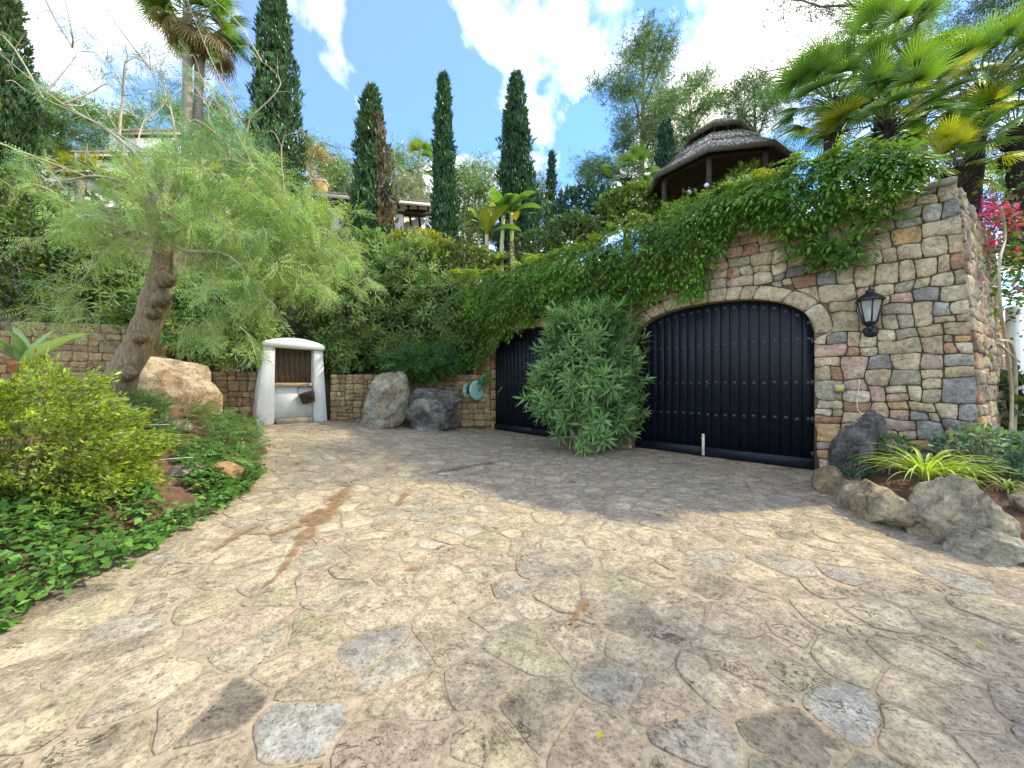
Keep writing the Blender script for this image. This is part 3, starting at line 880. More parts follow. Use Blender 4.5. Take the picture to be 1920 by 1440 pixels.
# ------------------------------------------------------------------ garage doors
def stud_mesh():
    s_ = 0.024; h = 0.018
    return new_mesh('stud', [(-s_, 0, -s_), (s_, 0, -s_), (s_, 0, s_), (-s_, 0, s_), (0, h, 0)], [(0, 1, 4), (1, 2, 4), (2, 3, 4), (3, 0, 4)], M['iron'])
STUD = stud_mesh()
def garage_door(dr, label, split, n_right, n_left, bolt):
    a, b = dr
    t = thing('garage_door', label, 'garage door', wmap((a + b) / 2, 0, -0.15)[()])
    for u0, u1, n, dep in ((a + 0.012, split, n_right, -0.13), (split + 0.004, b - 0.012, n_left, -0.165)):
        bk = MB(); uu = np.linspace(u0, u1, 24); pts = []
        for d in (dep - 0.035, dep - 0.075):
            pts += [wmap(x, 0.015, d) for x in uu] + [wmap(x, arch(x, dr) - 0.012, d) for x in uu]
        n_ = 24; fs = []
        for i in range(n_ - 1):
            fs += [(i, i + 1, n_ + i + 1, n_ + i), (2 * n_ + i + 1, 2 * n_ + i, 3 * n_ + i, 3 * n_ + i + 1)]
        fs += [(0, n_, 3 * n_, 2 * n_), (n_ - 1, 3 * n_ - 1, 4 * n_ - 1, 2 * n_ - 1)]
        leaf = part('leaf', np.array(pts), fs, M['navy'], t)
        ed = np.linspace(u0, u1, n + 1)
        for x0, x1 in zip(ed[:-1], ed[1:]):
            g = 0.0035; p0, p1 = x0 + g, x1 - g; m = MB(); ch = 0.006
            zt = lambda x: arch(x, dr) - 0.012
            V = []
            for d, ins in ((dep - 0.035, 0), (dep - ch, 0), (dep, ch)):
                q0, q1 = p0 + ins, p1 - ins
                V += [wmap(q0, 0.19, d), wmap(q1, 0.19, d), wmap(q1, zt(q1) - ins, d), wmap((q0 + q1) / 2, (zt((q0 + q1) / 2)) - ins, d), wmap(q0, zt(q0) - ins, d)]
            fs = [(r * 5 + j, r * 5 + (j + 1) % 5, (r + 1) * 5 + (j + 1) % 5, (r + 1) * 5 + j) for r in range(2) for j in range(5)] + [(10, 11, 12, 13, 14)]
            part('plank', np.array(V), fs, M['navy'], leaf)
            xm = (x0 + x1) / 2
            for z in (0.79, 1.37, 2.06, float(arch(xm, dr)) - 0.10):
                if z > float(arch(xm, dr)) - 0.06: continue
                o = link('stud', STUD, leaf)
                c = wmap(xm + rw.normal(0, 0.004), z + rw.normal(0, 0.006), dep + 0.0005)
                mt = Matrix(((DW[0], NW[0], 0), (DW[1], NW[1], 0), (0, 0, 1))).to_4x4(); mt.translation = Vector(c - ORIG[leaf.name])
                o.matrix_local = mt
        r = MB(); r.box(wmap((u0 + u1) / 2, 0.10, dep + 0.012), (u1 - u0 - 0.01, 0.075, 0.17), WAX, 0.008)
        part('bottom_rail', r.V(), r.f, M['navy'], leaf)
        if u0 < split - 0.5:
            for z in (0.25, 0.79, 1.37, 2.02):
                h = MB(); h.box(wmap(u0 + 0.02, z, dep + 0.02), (0.05, 0.03, 0.10), WAX, 0.006)
                part('hinge', h.V(), h.f, M['iron'], leaf)
            l = MB(); l.box(wmap(split - 0.07, 1.34, dep + 0.012), (0.06, 0.02, 0.16), WAX, 0.005)
            l.tube([wmap(split - 0.07, 1.36, dep + 0.02), wmap(split - 0.07, 1.36, dep + 0.07), wmap(split - 0.17, 1.355, dep + 0.075)], 0.012, 8)
            part('handle', l.V(), l.f, M['iron'], leaf)
            if bolt:
                q = MB(); q.box(wmap(split - 0.028, 0.23, dep + 0.060), (0.045, 0.03, 0.40), WAX, 0.006)
                q.tube([wmap(split - 0.028, 0.40, dep + 0.075), wmap(split - 0.028, 0.40, dep + 0.105)], 0.012, 8)
                part('drop_bolt', q.V(), q.f, M['cream'], leaf, label='cream drop bolt at the foot of the leaf')
    return t
garage_door(DOORS[0], 'wide navy black plank garage door beside the wall lantern', 1.665, 11, 9, True)
garage_door(DOORS[1], 'navy black arched garage door half hidden behind the oleander bush', 5.96, 10, 10, False)

# ------------------------------------------------------------------ lantern, switch box, cable, hose reel, tap
def lantern():
    c = wmap(-0.635, 0, 0.20)[()]; zb, zt = 2.20, 2.50
    t = thing('wall_lantern', 'black hexagonal glass lantern on the stone wall beside the garage door', 'lantern', (c[0], c[1], 2.02))
    h = MB(); h.lathe((c[0], c[1], zt), [(0.165, -0.005), (0.17, 0.012), (0.12, 0.06), (0.055, 0.11), (0.045, 0.125), (0.06, 0.135), (0.02, 0.16), (0.012, 0.19), (0.018, 0.205), (0.003, 0.225)], 6)
    part('roof', h.V(), h.f, M['iron'], t)
    rb, rt = 0.075, 0.135
    fr = MB()
    for k in range(6):
        a = k * math.pi / 3
        fr.tube([(c[0] + rb * math.cos(a), c[1] + rb * math.sin(a), zb), (c[0] + rt * math.cos(a), c[1] + rt * math.sin(a), zt)], 0.010, 5)
    fr.lathe((c[0], c[1], zb), [(0.03, -0.05), (0.06, -0.035), (0.085, -0.005), (0.085, 0.012), (0.07, 0.012)], 6)
    part('cage', fr.V(), fr.f, M['iron'], t)
    for k in range(6):
        a, b = k * math.pi / 3, (k + 1) * math.pi / 3
        g = np.array([(c[0] + r * math.cos(x), c[1] + r * math.sin(x), z) for r, z, x in ((rb - 0.003, zb + 0.012, a), (rb - 0.003, zb + 0.012, b), (rt - 0.004, zt - 0.006, b), (rt - 0.004, zt - 0.006, a))])
        part('pane', g, [(0, 1, 2, 3)], M['glass'], t)
    bl = MB(); bl.lathe((c[0], c[1], zb + 0.012), [(0.022, 0), (0.022, 0.07), (0.032, 0.10), (0.036, 0.13), (0.028, 0.16), (0.008, 0.175)], 12)
    part('bulb', bl.V(), bl.f, M['whitepaint'], t, smooth=True)
    arm = MB(); w = wmap(-0.635, 2.10, 0.05)[()]
    arm.tube([(c[0], c[1], zb - 0.045), (c[0], c[1], 2.11), ((c[0] + w[0]) / 2, (c[1] + w[1]) / 2, 2.075), (w[0], w[1], 2.10)], [0.028, 0.03, 0.028, 0.03], 8)
    part('arm', arm.V(), arm.f, M['iron'], t, smooth=True)
    pl = MB(); pl.lathe(wmap(-0.635, 2.09, 0.02), [(0.02, 0.055), (0.06, 0.045), (0.085, 0.02), (0.09, 0.0)][::-1], 16, np.array([[DW[0], DW[1], 0], [0, 0, 1.0], [NW[0], NW[1], 0]]))
    part('back_plate', pl.V(), pl.f, M['iron'], t, smooth=True)
lantern()
def switch_box():
    t = thing('switch_box', 'small yellow and grey switch box on the stone wall by the door', 'switch', wmap(-0.30, 1.22, 0.03)[()])
    b = MB(); b.box(wmap(-0.30, 1.29, 0.045), (0.13, 0.05, 0.13), WAX, 0.008); part('housing', b.V(), b.f, M['greymetal'], t)
    b = MB(); b.box(wmap(-0.30, 1.29, 0.074), (0.085, 0.012, 0.085), WAX, 0.004); part('cover', b.V(), b.f, M['yellow'], t)
switch_box()
cb = MB(); cb.tube([wmap(-0.52, 1.42, 0.05), wmap(-0.52, 1.36, 0.055), wmap(-0.49, 1.10, 0.055), wmap(-0.50, 0.98, 0.055), wmap(-0.63, 0.83, 0.06), wmap(-0.76, 0.70, 0.06)], 0.007, 6)
solo('cable', cb.V(), cb.f, M['cream'], 'thin pale cable running down the stones behind the dark rock', 'cable')
def hose_reel():
    u = 7.83; z = 1.20
    t = thing('hose_reel', 'turquoise garden hose reel with two round discs on the stone pier', 'hose reel', wmap(u, z - 0.35, 0.03)[()])
    AX = np.array([[0, 0, 1.0], [NW[0], NW[1], 0], [DW[0], DW[1], 0]])      # the axle runs along the wall
    for du, r in ((0.0, 0.28), (-0.30, 0.28)):
        d = MB(); d.lathe(wmap(u + 0.15 + du, z - 0.03, 0.33), [(0.05, -0.02), (r * 0.7, -0.018), (r, -0.028), (r + 0.012, 0.0), (r, 0.028), (r * 0.7, 0.018), (0.05, 0.02)], 28, AX)
        part('disc', d.V(), d.f, M['paleteal'], t, smooth=False)
        s_ = MB()
        for k in range(10):
            a = k * math.pi / 5
            p0 = wmap(u + 0.15 + du + 0.024, z - 0.03 + 0.06 * math.sin(a), 0.33 + 0.06 * math.cos(a)); p1 = wmap(u + 0.15 + du + 0.024, z - 0.03 + 0.22 * math.sin(a), 0.33 + 0.22 * math.cos(a))
            s_.tube([p0, p1], 0.012, 5)
        part('rib', s_.V(), s_.f, M['teal'], t)
    h = MB()
    for k in range(7):
        x = u + 0.10 - k * 0.034; rr_ = 0.17 + 0.006 * (k % 2); a = np.linspace(0, 2 * math.pi, 25)
        h.tube(np.array([wmap(x, z - 0.03 + rr_ * math.sin(q), 0.33 + rr_ * math.cos(q)) for q in a]), 0.018, 6, False)
    part('hose', h.V(), h.f, M['oldwood'], t, label='dark coiled hose')
    x = MB(); x.tube([wmap(u + 0.2, z - 0.03, 0.33), wmap(u - 0.22, z - 0.03, 0.33)], 0.03, 10); x.tube([wmap(u - 0.2, z - 0.03, 0.33), wmap(u - 0.22, z + 0.12, 0.2), wmap(u - 0.2, z + 0.2, 0.04)], 0.02, 8)
    part('bracket', x.V(), x.f, M['greymetal'], t)
    k_ = MB(); k_.lathe(wmap(u - 0.22, z + 0.27, 0.24), [(0.03, -0.1), (0.08, -0.07), (0.1, 0.0), (0.08, 0.07), (0.03, 0.1)], 14)
    part('knob', k_.V(), k_.f, M['teal'], t, smooth=True)
hose_reel()
tp = MB(); tp.tube([wmap(7.72, 0.52, 0.0), wmap(7.72, 0.52, 0.10)], 0.05, 10); tp.tube([wmap(7.72, 0.52, 0.10), wmap(7.72, 0.50, 0.17), wmap(7.72, 0.42, 0.18)], 0.022, 8); tp.tube([wmap(7.66, 0.60, 0.09), wmap(7.78, 0.60, 0.09)], 0.014, 6); tp.tube([wmap(7.72, 0.52, 0.09), wmap(7.72, 0.60, 0.09)], 0.012, 6)
solo('water_tap', tp.V(), tp.f, M['greymetal'], 'grey metal water tap on the stone pier below the hose reel', 'tap')

# ------------------------------------------------------------------ the white well
def well():
    c = np.array([-5.66, 10.0]); th = math.radians(44)
    r = np.array([math.cos(th), math.sin(th)]); n = np.array([math.sin(th), -math.cos(th)])
    z0 = float(zg(*c)) + 0.0
    def w(u, v, d): return np.array([c[0] + r[0] * u + n[0] * d, c[1] + r[1] * u + n[1] * d, z0 + v])
    AX = np.array([[r[0], r[1], 0], [n[0], n[1], 0], [0, 0, 1.0]])
    t = thing('well', 'whitewashed arched well house with a brown wooden hatch', 'well', w(0, 0, -0.4))
    def prism(poly, d0, d1, nm, mat, bev=0.025):
        poly = np.array(poly, float); k = len(poly); V = []; ins = shrink(poly, bev)
        for q, d in ((poly, d0), (poly, d1 - bev), (ins, d1)): V += [w(a, b, d) for a, b in q]
        fs = [(i * k + j, i * k + (j + 1) % k, (i + 1) * k + (j + 1) % k, (i + 1) * k + j) for i in range(2) for j in range(k)] + [tuple(range(2 * k, 3 * k)), tuple(range(k - 1, -1, -1))]
        return part(nm, np.array(V), fs, mat, t)
    prism(subdiv([(-0.85, -0.05), (-0.44, -0.05), (-0.42, 1.96), (-0.66, 1.96)], 0.5), -1.0, 0.0, 'pillar', M['lime'], 0.012)
    prism(subdiv([(0.48, -0.05), (0.83, -0.05), (0.71, 1.92), (0.49, 1.92)], 0.5), -1.0, 0.0, 'pillar', M['lime'], 0.012)
    top = [(u, 2.05 + 0.16 * (1 - (u / 0.78) ** 2)) for u in np.linspace(0.72, -0.64, 14)]
    prism([(-0.69, 1.965), (0.73, 1.925), (0.75, 2.0)] + top + [(-0.71, 2.05)], -1.05, 0.05, 'roof', M['lime'], 0.015)
    b = MB(); b.box(w(0.03, 0.50, -0.20), (0.94, 0.16, 0.90), AX); part('front_panel', b.V(), b.f, M['lime'], t)
    b = MB(); b.box(w(0.03, 1.00, -0.16), (0.89, 0.26, 0.10), AX, 0.012); part('sill', b.V(), b.f, M['sillwood'], t)
    h = MB(); h.box(w(0.03, 1.50, -0.28), (0.92, 0.03, 0.92), AX); hatch = part('hatch', h.V(), h.f, M['oldwood'], t)
    ed = np.linspace(-0.425, 0.485, 8)
    for a, b_ in zip(ed[:-1], ed[1:]):
        q = MB(); q.box(w((a + b_) / 2, 1.50, -0.252), (b_ - a - 0.008, 0.022, 0.90), AX, 0.006); part('plank', q.V(), q.f, M['oldwood'], hatch)
    b = MB(); b.box(w(0.02, 0.055, -0.06), (0.86, 0.40, 0.16), AX, 0.03); part('step', b.V(), b.f, M['wallstone'], t, (0.40, 0.33, 0.24))
    b = MB(); b.tube([w(0.36, 1.12, -0.09), w(0.36, 1.03, -0.02), w(0.35, 0.99, -0.02)], 0.012, 6); part('hook', b.V(), b.f, M['iron'], t)
    # bucket hanging from the hook, tilted
    bc = w(0.30, 0.66, 0.10); ax = unit(np.array([r[0] * -0.30, r[1] * -0.30, 1.0])); x = unit(np.cross(ax, [n[0], n[1], 0])); y = np.cross(ax, x)
    A3 = np.array([x, y, ax])
    k = thing('bucket', 'rusty brown metal bucket hanging on the front of the white well', 'bucket', bc)
    m = MB(); m.lathe(bc, [(0.15, -0.14), (0.19, 0.11), (0.20, 0.12), (0.20, 0.14), (0.185, 0.14), (0.145, -0.125)], 20, A3); part('body', m.V(), m.f, M['rust'], k)
    m = MB()
    for zz, rd in ((-0.10, 0.161), (0.05, 0.184)): m.lathe(bc + ax * zz, [(rd, -0.012), (rd + 0.006, 0), (rd, 0.012)], 20, A3)
    part('band', m.V(), m.f, M['iron'], k)
    a = np.linspace(0, math.pi, 15); hp = np.array([bc + ax * (0.11 + 0.26 * math.sin(q)) + x * (0.195 * math.cos(q)) for q in a])
    m = MB(); m.tube(hp, 0.009, 6); part('handle', m.V(), m.f, M['iron'], k, smooth=True)
well()

# ------------------------------------------------------------------ boulders
import bmesh
def ico(sub):
    bm = bmesh.new(); bmesh.ops.create_icosphere(bm, subdivisions=sub, radius=1.0)
    V = np.array([v.co[:] for v in bm.verts]); Fc = np.array([[v.index for v in f.verts] for f in bm.faces]); bm.free()
    return V, Fc
ICO = {s: ico(s) for s in (3, 5)}
def boulder(label, c, rad, seed, col, rz=0.0, tilt=(0, 0), cuts=9, rough=0.15, sub=5, group=None, name='boulder', flat=None, pit=0.0):
    V, Fc = ICO[sub]; V = V.copy(); rng = np.random.default_rng(seed)
    for k in range(cuts):
        n = rdir(1, rng)[0]; n[2] *= 0.7; n = unit(n); d = rng.uniform(0.52, 0.82)
        V = V - n * np.clip(V @ n - d, 0, None)[:, None] * 0.92
    so = rng.uniform(-50, 50, 3); N = np.empty(len(V)); N2 = np.empty(len(V))
    for i, v in enumerate(V):
        q = Vector(v + so); N[i] = mnoise.fractal(q * 1.7, 1.0, 2.1, 6); N2[i] = mnoise.ridged_multi_fractal(q * 2.6, 0.9, 2.0, 4, 1.0, 2.0)
    nv = unit(V); V = V + nv * (rough * N - rough * 0.35 * (N2 - 1.0))[:, None]
    V = V * np.asarray(rad)
    rx, ry = tilt; m = np.array((Matrix.Rotation(rz, 3, 'Z') @ Matrix.Rotation(rx, 3, 'X') @ Matrix.Rotation(ry, 3, 'Y')))
    V = V @ m.T + np.asarray(c)
    cl = np.asarray(col) * np.ones((len(V), 1))
    if flat is not None:
        w_ = np.clip((N + 0.1) * 2.2, 0, 1)[:, None]; cl = cl * (1 - w_) + np.asarray(flat) * w_
    o = solo(name, V, Fc, M['boulder'], label, 'rock', (c[0], c[1], c[2] - rad[2] * 0.8), group, cl, True)
    return o
boulder('huge smooth orange tan boulder beside the leaning tree trunk', (-7.2, 8.2, 1.0), (1.18, 0.8, 1.1), 3, (0.54, 0.43, 0.30), 0.15, cuts=10, rough=0.06, flat=(0.56, 0.37, 0.22))
boulder('tall pale rock leaning against the low stone wall', (-3.38, 10.1, 0.78), (0.60, 0.5, 1.0), 8, (0.45, 0.38, 0.27), 0.1, (0, 0.50), cuts=9, rough=0.15, flat=(0.44, 0.41, 0.34))
boulder('broad dark grey and white rock beside the stone pier', (-2.18, 10.4, 0.60), (1.02, 0.55, 0.60), 12, (0.15, 0.145, 0.13), -0.1, cuts=10, rough=0.18, flat=(0.34, 0.33, 0.30))
boulder('jagged dark grey rock against the stone wall in the planting bed', (4.42, 4.93, 0.42), (0.40, 0.34, 0.56), 23, (0.115, 0.11, 0.105), 0.4, (0.1, 0.25), cuts=9, rough=0.19, flat=(0.22, 0.20, 0.19))
boulder('long low tan rock with holes edging the bed below the garage door', (3.76, 4.10, 0.02), (0.25, 0.80, 0.33), 31, (0.52, 0.41, 0.25), -0.22, cuts=8, rough=0.13, flat=(0.46, 0.40, 0.27))
boulder('knobbly tan rock at the foot of the garage wall', (4.02, 4.82, 0.05), (0.25, 0.28, 0.28), 33, (0.42, 0.32, 0.19), 0.1, cuts=7, rough=0.15, sub=5)
boulder('big pale weathered rock with a domed top edging the bed', (3.80, 3.27, 0.14), (0.25, 0.31, 0.43), 44, (0.52, 0.44, 0.30), 0.5, (0, 0.15), cuts=8, rough=0.15, flat=(0.57, 0.48, 0.33))
boulder('pale pointed rock at the foot of the domed rock', (3.72, 3.02, 0.02), (0.24, 0.22, 0.20), 46, (0.52, 0.46, 0.34), -0.3, cuts=7, rough=0.13, flat=(0.52, 0.48, 0.38))
for lb, c, rd, sd in (('rounded tan stone on the soil beyond the domed rock', (4.42, 3.28, 0.28), 0.17, 51), ('pale round stone leaning on the tan stone in the bed', (4.55, 3.05, 0.17), 0.19, 52), ('small yellowish stone low in the dark soil of the bed', (4.28, 2.78, 0.04), 0.15, 53)):
    boulder(lb, c, (rd, rd * 0.85, rd * 0.9), sd, (0.44, 0.36, 0.24), sd, cuts=6, rough=0.06, sub=3, name='stone', flat=(0.5, 0.45, 0.34))
for lb, px, py, Y, s_, sd in (('white broken stone among the ivy beside the yellow shrub', 205, 905, 4.05, 0.16, 61), ('cream stone half buried under the ivy by the dead stick', 190, 955, 3.75, 0.14, 62), ('flat orange rock sunk in the bed at the edge of the paving', 425, 918, 4.7, 0.24, 63),
                              ('pinkish flat stone between the ivy trailers', 350, 925, 4.4, 0.16, 64), ('low grey stone among the ferny weeds below the big boulder', 250, 850, 5.6, 0.22, 65), ('small tan stone under the ferny weeds near the paving', 330, 850, 5.8, 0.18, 66), ('orange rock showing under the yellow shrub by the trunk', 160, 712, 6.0, 0.25, 67)):
    p = P(px, py, Y); boulder(lb, (p[0], p[1], float(left_bed_z(p[0], p[1])) + s_ * 0.15), (s_ * 1.2, s_, s_ * 0.65), sd, (0.50, 0.41, 0.30) if sd not in (63, 67) else (0.50, 0.27, 0.13), sd, cuts=7, rough=0.08, sub=3, name='stone', flat=(0.58, 0.5, 0.4) if sd not in (63, 67) else (0.55, 0.34, 0.18))

# ------------------------------------------------------------------ thatched gazebo on the terrace
def strands(L, p0, p1, w, col):
    n = len(p0); ax = p1 - p0; ln = np.linalg.norm(ax, axis=1)
    L.add(T_quad(0.5 * w, 0.4), p0, ax, np.array([0, 0, 1.0]) + 0 * ax, ln, col)
def gazebo():
    c = np.array([5.30, 10.0]); zt = hill_z(*c); rng = np.random.default_rng(90)
    t = thing('thatched_gazebo', 'round gazebo with a tiered grey thatched roof and raised cap', 'gazebo', (c[0], c[1], zt))
    K = 8
    def ring(r, z, k=K, ph=0.2): 
        a = np.arange(k) * 2 * math.pi / k + ph
        return np.stack([c[0] + r * np.cos(a), c[1] + r * np.sin(a), np.full(k, z)], 1)
    def frustum(m, r0, z0, r1, z1, th):
        k = K; V = np.concatenate([ring(r0, z0), ring(r1, z1), ring(r1 - 0.02, z1 - th), ring(r0 - 0.06, z0 - th)])
        m.add(V, [(i * k + j, i * k + (j + 1) % k, ((i + 1) % 4) * k + (j + 1) % k, ((i + 1) % 4) * k + j) for i in range(4) for j in range(k)])
    def octr(a, r): # radius of the octagon edge at angle a
        q = (a - 0.2) % (2 * math.pi / K) - math.pi / K
        return r * math.cos(math.pi / K) / np.cos(q)
    for (r0, z0, r1, z1) in ((1.78, 6.58, 1.22, 7.03), (1.32, 6.99, 0.86, 7.37), (0.94, 7.34, 0.46, 7.60)):
        m = MB(); frustum(m, r0, z0, r1, z1, 0.09)
        lay_ = part('roof_tier', m.V(), m.f, M['thatch'], t, (0.17, 0.15, 0.125))
        L = Leaves(); n = int(1500 * r0)
        a = rng.uniform(0, 6.283, n); f = rng.uniform(0.0, 1.0, n); dl = 0.20
        ra = octr(a, r0 + (r1 - r0) * f); za = z0 + (z1 - z0) * f
        fb = np.clip(f - dl * rng.uniform(0.7, 1.4, n), -0.13, 1); rb = octr(a, r0 + (r1 - r0) * fb); zb = z0 + (z1 - z0) * fb
        a2 = a + rng.normal(0, 0.012, n)
        p0 = np.stack([c[0] + ra * np.cos(a), c[1] + ra * np.sin(a), za + 0.015 + rng.uniform(0, 0.02, n)], 1)
        p1 = np.stack([c[0] + rb * np.cos(a2), c[1] + rb * np.sin(a2), zb + 0.02 + rng.uniform(-0.03, 0.03, n)], 1)
        strands(L, p0, p1, 0.09, rcol((0.58, 0.54, 0.48), n, rng, 0.4, 0.05))
        V, Fc, C = L.data(); part('straw', V, Fc, M['thatch'], lay_, C, kind='stuff')
    m = MB(); frustum(m, 0.82, 7.66, 0.32, 8.04, 0.07); m.add(np.concatenate([ring(0.33, 8.035), [[c[0], c[1], 8.12]]]), [(j, (j + 1) % K, K) for j in range(K)])
    cap = part('roof_cap', m.V(), m.f, M['thatch'], t, (0.13, 0.12, 0.09))
    L = Leaves(); n = 700; a = rng.uniform(0, 6.283, n); f = rng.uniform(0, 1, n)
    p0 = np.stack([c[0] + octr(a, 0.84 - 0.48 * f) * np.cos(a), c[1] + octr(a, 0.84 - 0.48 * f) * np.sin(a), 7.67 + 0.38 * f], 1)
    p1 = np.stack([c[0] + octr(a, 0.92 - 0.48 * f) * np.cos(a), c[1] + octr(a, 0.92 - 0.48 * f) * np.sin(a), 7.59 + 0.38 * f], 1)
    strands(L, p0, p1, 0.12, rcol((0.26, 0.24, 0.19), n, rng, 0.3, 0.05)); V, Fc, C = L.data(); part('straw', V, Fc, M['thatch'], cap, C, kind='stuff')
    for j in range(K):
        a = j * 2 * math.pi / K + 0.2
        b = MB(); b.tube([(c[0] + 0.40 * math.cos(a), c[1] + 0.40 * math.sin(a), 7.55), (c[0] + 0.40 * math.cos(a), c[1] + 0.40 * math.sin(a), 7.92)], 0.022, 6); part('cap_post', b.V(), b.f, M['twig'], t)
        b = MB(); b.tube([(c[0] + 1.5 * math.cos(a), c[1] + 1.5 * math.sin(a), zt - 0.1), (c[0] + 1.5 * math.cos(a), c[1] + 1.5 * math.sin(a), 6.7)], 0.06, 8); part('post', b.V(), b.f, M['darkwood'], t)
    b = MB(); b.tube(np.concatenate([ring(1.5, 6.52), ring(1.5, 6.52)[:1]]), 0.06, 6, False); part('ring_beam', b.V(), b.f, M['darkwood'], t)
    # string of bulbs under the eave
    s_ = thing('string_lights', 'string of small clear bulbs hung under the thatched eave', 'string lights', (c[0] - 0.6, c[1] - 1.6, 6.4))
    bp = [P(1292, 361, 8.8), P(1325, 348, 8.6), P(1369, 342, 8.4), P(1402, 332, 8.3), P(1429, 330, 8.2), P(1462, 322, 8.2)]
    w_ = []
    for p, q in zip(bp[:-1], bp[1:]):
        for k in range(6):
            f = k / 6; x = p + (q - p) * f; x = x + np.array([0, 0, 0.12 - 0.10 * 4 * f * (1 - f)]); w_.append(x)
    w_.append(bp[-1] + np.array([0, 0, 0.12])); b = MB(); b.tube(np.array(w_), 0.006, 5); part('wire', b.V(), b.f, M['iron'], s_)
    for p in bp:
        b = MB(); b.lathe(p, [(0.01, -0.05), (0.045, -0.03), (0.055, 0.0), (0.04, 0.035), (0.02, 0.055)], 10); g = part('bulb', b.V(), b.f, M['whitepaint'], s_, smooth=True)
        b = MB(); b.lathe(p, [(0.022, 0.05), (0.024, 0.12)], 8); part('socket', b.V(), b.f, M['iron'], g)
gazebo()

# ------------------------------------------------------------------ houses on the hill
def tiled_roof(m, A, B, back, z0, z1, pitch=0.22):
    """corrugated barrel tiles from the eave A-B running up by the vector back"""
    A = np.array(A, float); B = np.array(B, float); L = np.linalg.norm(B - A); n = int(L / pitch)
    u = np.linspace(0, 1, n * 6 + 1); wv = 0.05 * np.abs(np.sin(u * n * math.pi))
    V = []; K = 5
    for k in range(K + 1):
        f = k / K; p = A[None] + (B - A)[None] * u[:, None] + np.array(back)[None] * f
        for dz in ((0.0,) if k in (0, K) else (0.0, 0.025)):
            V.append(np.stack([p[:, 0], p[:, 1], z0 + (z1 - z0) * f + wv + dz], 1))
    nn = len(u); V2 = np.concatenate(V)
    m.add(V2, [(r * nn + i, r * nn + i + 1, (r + 1) * nn + i + 1, (r + 1) * nn + i) for r in range(len(V) - 1) for i in range(nn - 1)])
    low = V[0].copy(); low[:, 2] -= 0.09 ; lo2 = np.array([V[-1][-1], V[-1][0]]); 
    m.add(np.concatenate([V[0], low]), [(i, nn + i, nn + i + 1, i + 1) for i in range(nn - 1)])
def wbox(m, a, b, z0, z1, th, side=1):
    a = np.array(a, float); b = np.array(b, float); d = unit(b - a); n = np.array([-d[1], d[0]]) * side; c = (a + b) / 2 + n * th / 2
    m.box((c[0], c[1], (z0 + z1) / 2), (np.linalg.norm(b - a), th, z1 - z0), np.array([[d[0], d[1], 0], [n[0], n[1], 0], [0, 0, 1.0]]))
def porch_house():
    A, B = np.array([-10.4, 18.0]), np.array([-3.9, 19.3]); d = unit(B - A); n = np.array([-d[1], d[0]]); fz = 7.7
    t = thing('porch_house', 'long low house with tiled porch roof, dark beams and white pillars', 'house', ((A[0] + B[0]) / 2, (A[1] + B[1]) / 2, fz))
    m = MB(); tiled_roof(m, A - n * 0.5, B - n * 0.5, n * 4.4, 10.25, 11.5); part('roof', m.V(), m.f, M['tile'], t)
    m = MB(); wbox(m, A - n * 0.46, B - n * 0.46, 10.02, 10.18, 0.06); part('fascia', m.V(), m.f, M['housewall'], t)
    m = MB(); wbox(m, A, B, 9.72, 10.02, 0.2); part('beam', m.V(), m.f, M['darkwood'], t)
    for k in range(14):
        q = A + (B - A) * (k + 0.5) / 14; m = MB(); wbox(m, q - n * 0.4, q + n * 2.6, 9.95, 10.07, 0.1); part('rafter', m.V(), m.f, M['darkwood'], t)
    m = MB(); wbox(m, A + n * 3.2, B + n * 3.2, fz, 10.9, 0.25); part('wall', m.V(), m.f, M['housewall'], t)
    m = MB(); wbox(m, A + n * 0.1, A + n * 3.2, fz, 10.2, 0.25); part('wall', m.V(), m.f, M['housewall'], t)
    m = MB(); wbox(m, B + n * 0.1, B + n * 3.2, fz, 10.2, 0.25); part('wall', m.V(), m.f, M['housewall'], t)
    for f in (0.30, 0.5, 0.745, 0.965):
        q = A + (B - A) * f; m = MB(); wbox(m, q - d * 0.2, q + d * 0.2, fz, 9.72, 0.4); part('pillar', m.V(), m.f, M['housewall'], t)
    m = MB(); wbox(m, A + d * 0.2, B - d * 0.1, fz - 1.5, fz + 0.75, 0.18); par = part('parapet', m.V(), m.f, M['brick'], t)
    for k in range(46):
        for r in range(5):
            x = A + d * (0.25 + (k + 0.5 * (r % 2)) * 0.135); b = MB(); wbox(b, x - n * 0.012, x + d * 0.122 - n * 0.012, fz + 0.05 + r * 0.135, fz + 0.165 + r * 0.135, 0.03)
            part('brick', b.V(), b.f, M['brick'], par)
    m = MB(); wbox(m, A + d * 0.2 - n * 0.04, B - d * 0.1 - n * 0.04, fz + 0.75, fz + 0.82, 0.28); part('coping', m.V(), m.f, M['housewall'], t)
    m = MB(); q = A + d * 0.7 + n * 1.0; wbox(m, q, q + d * 0.6, 10.6, 11.45, 0.55); ch = part('chimney', m.V(), m.f, M['terracotta'], t)
    m = MB(); wbox(m, q - d * 0.04 - n * 0.04, q + d * 0.64 - n * 0.04, 11.45, 11.53, 0.63); part('chimney_cap', m.V(), m.f, M['housewall'], ch)
    m = MB(); V = np.array([(*(A - n * 0.2), fz), (*(B - n * 0.2), fz), (*(B + n * 3.3), fz), (*(A + n * 3.3), fz)]); m.add(V, [(0, 1, 2, 3)]); part('floor', m.V(), m.f, M['tile'], t)
porch_house()
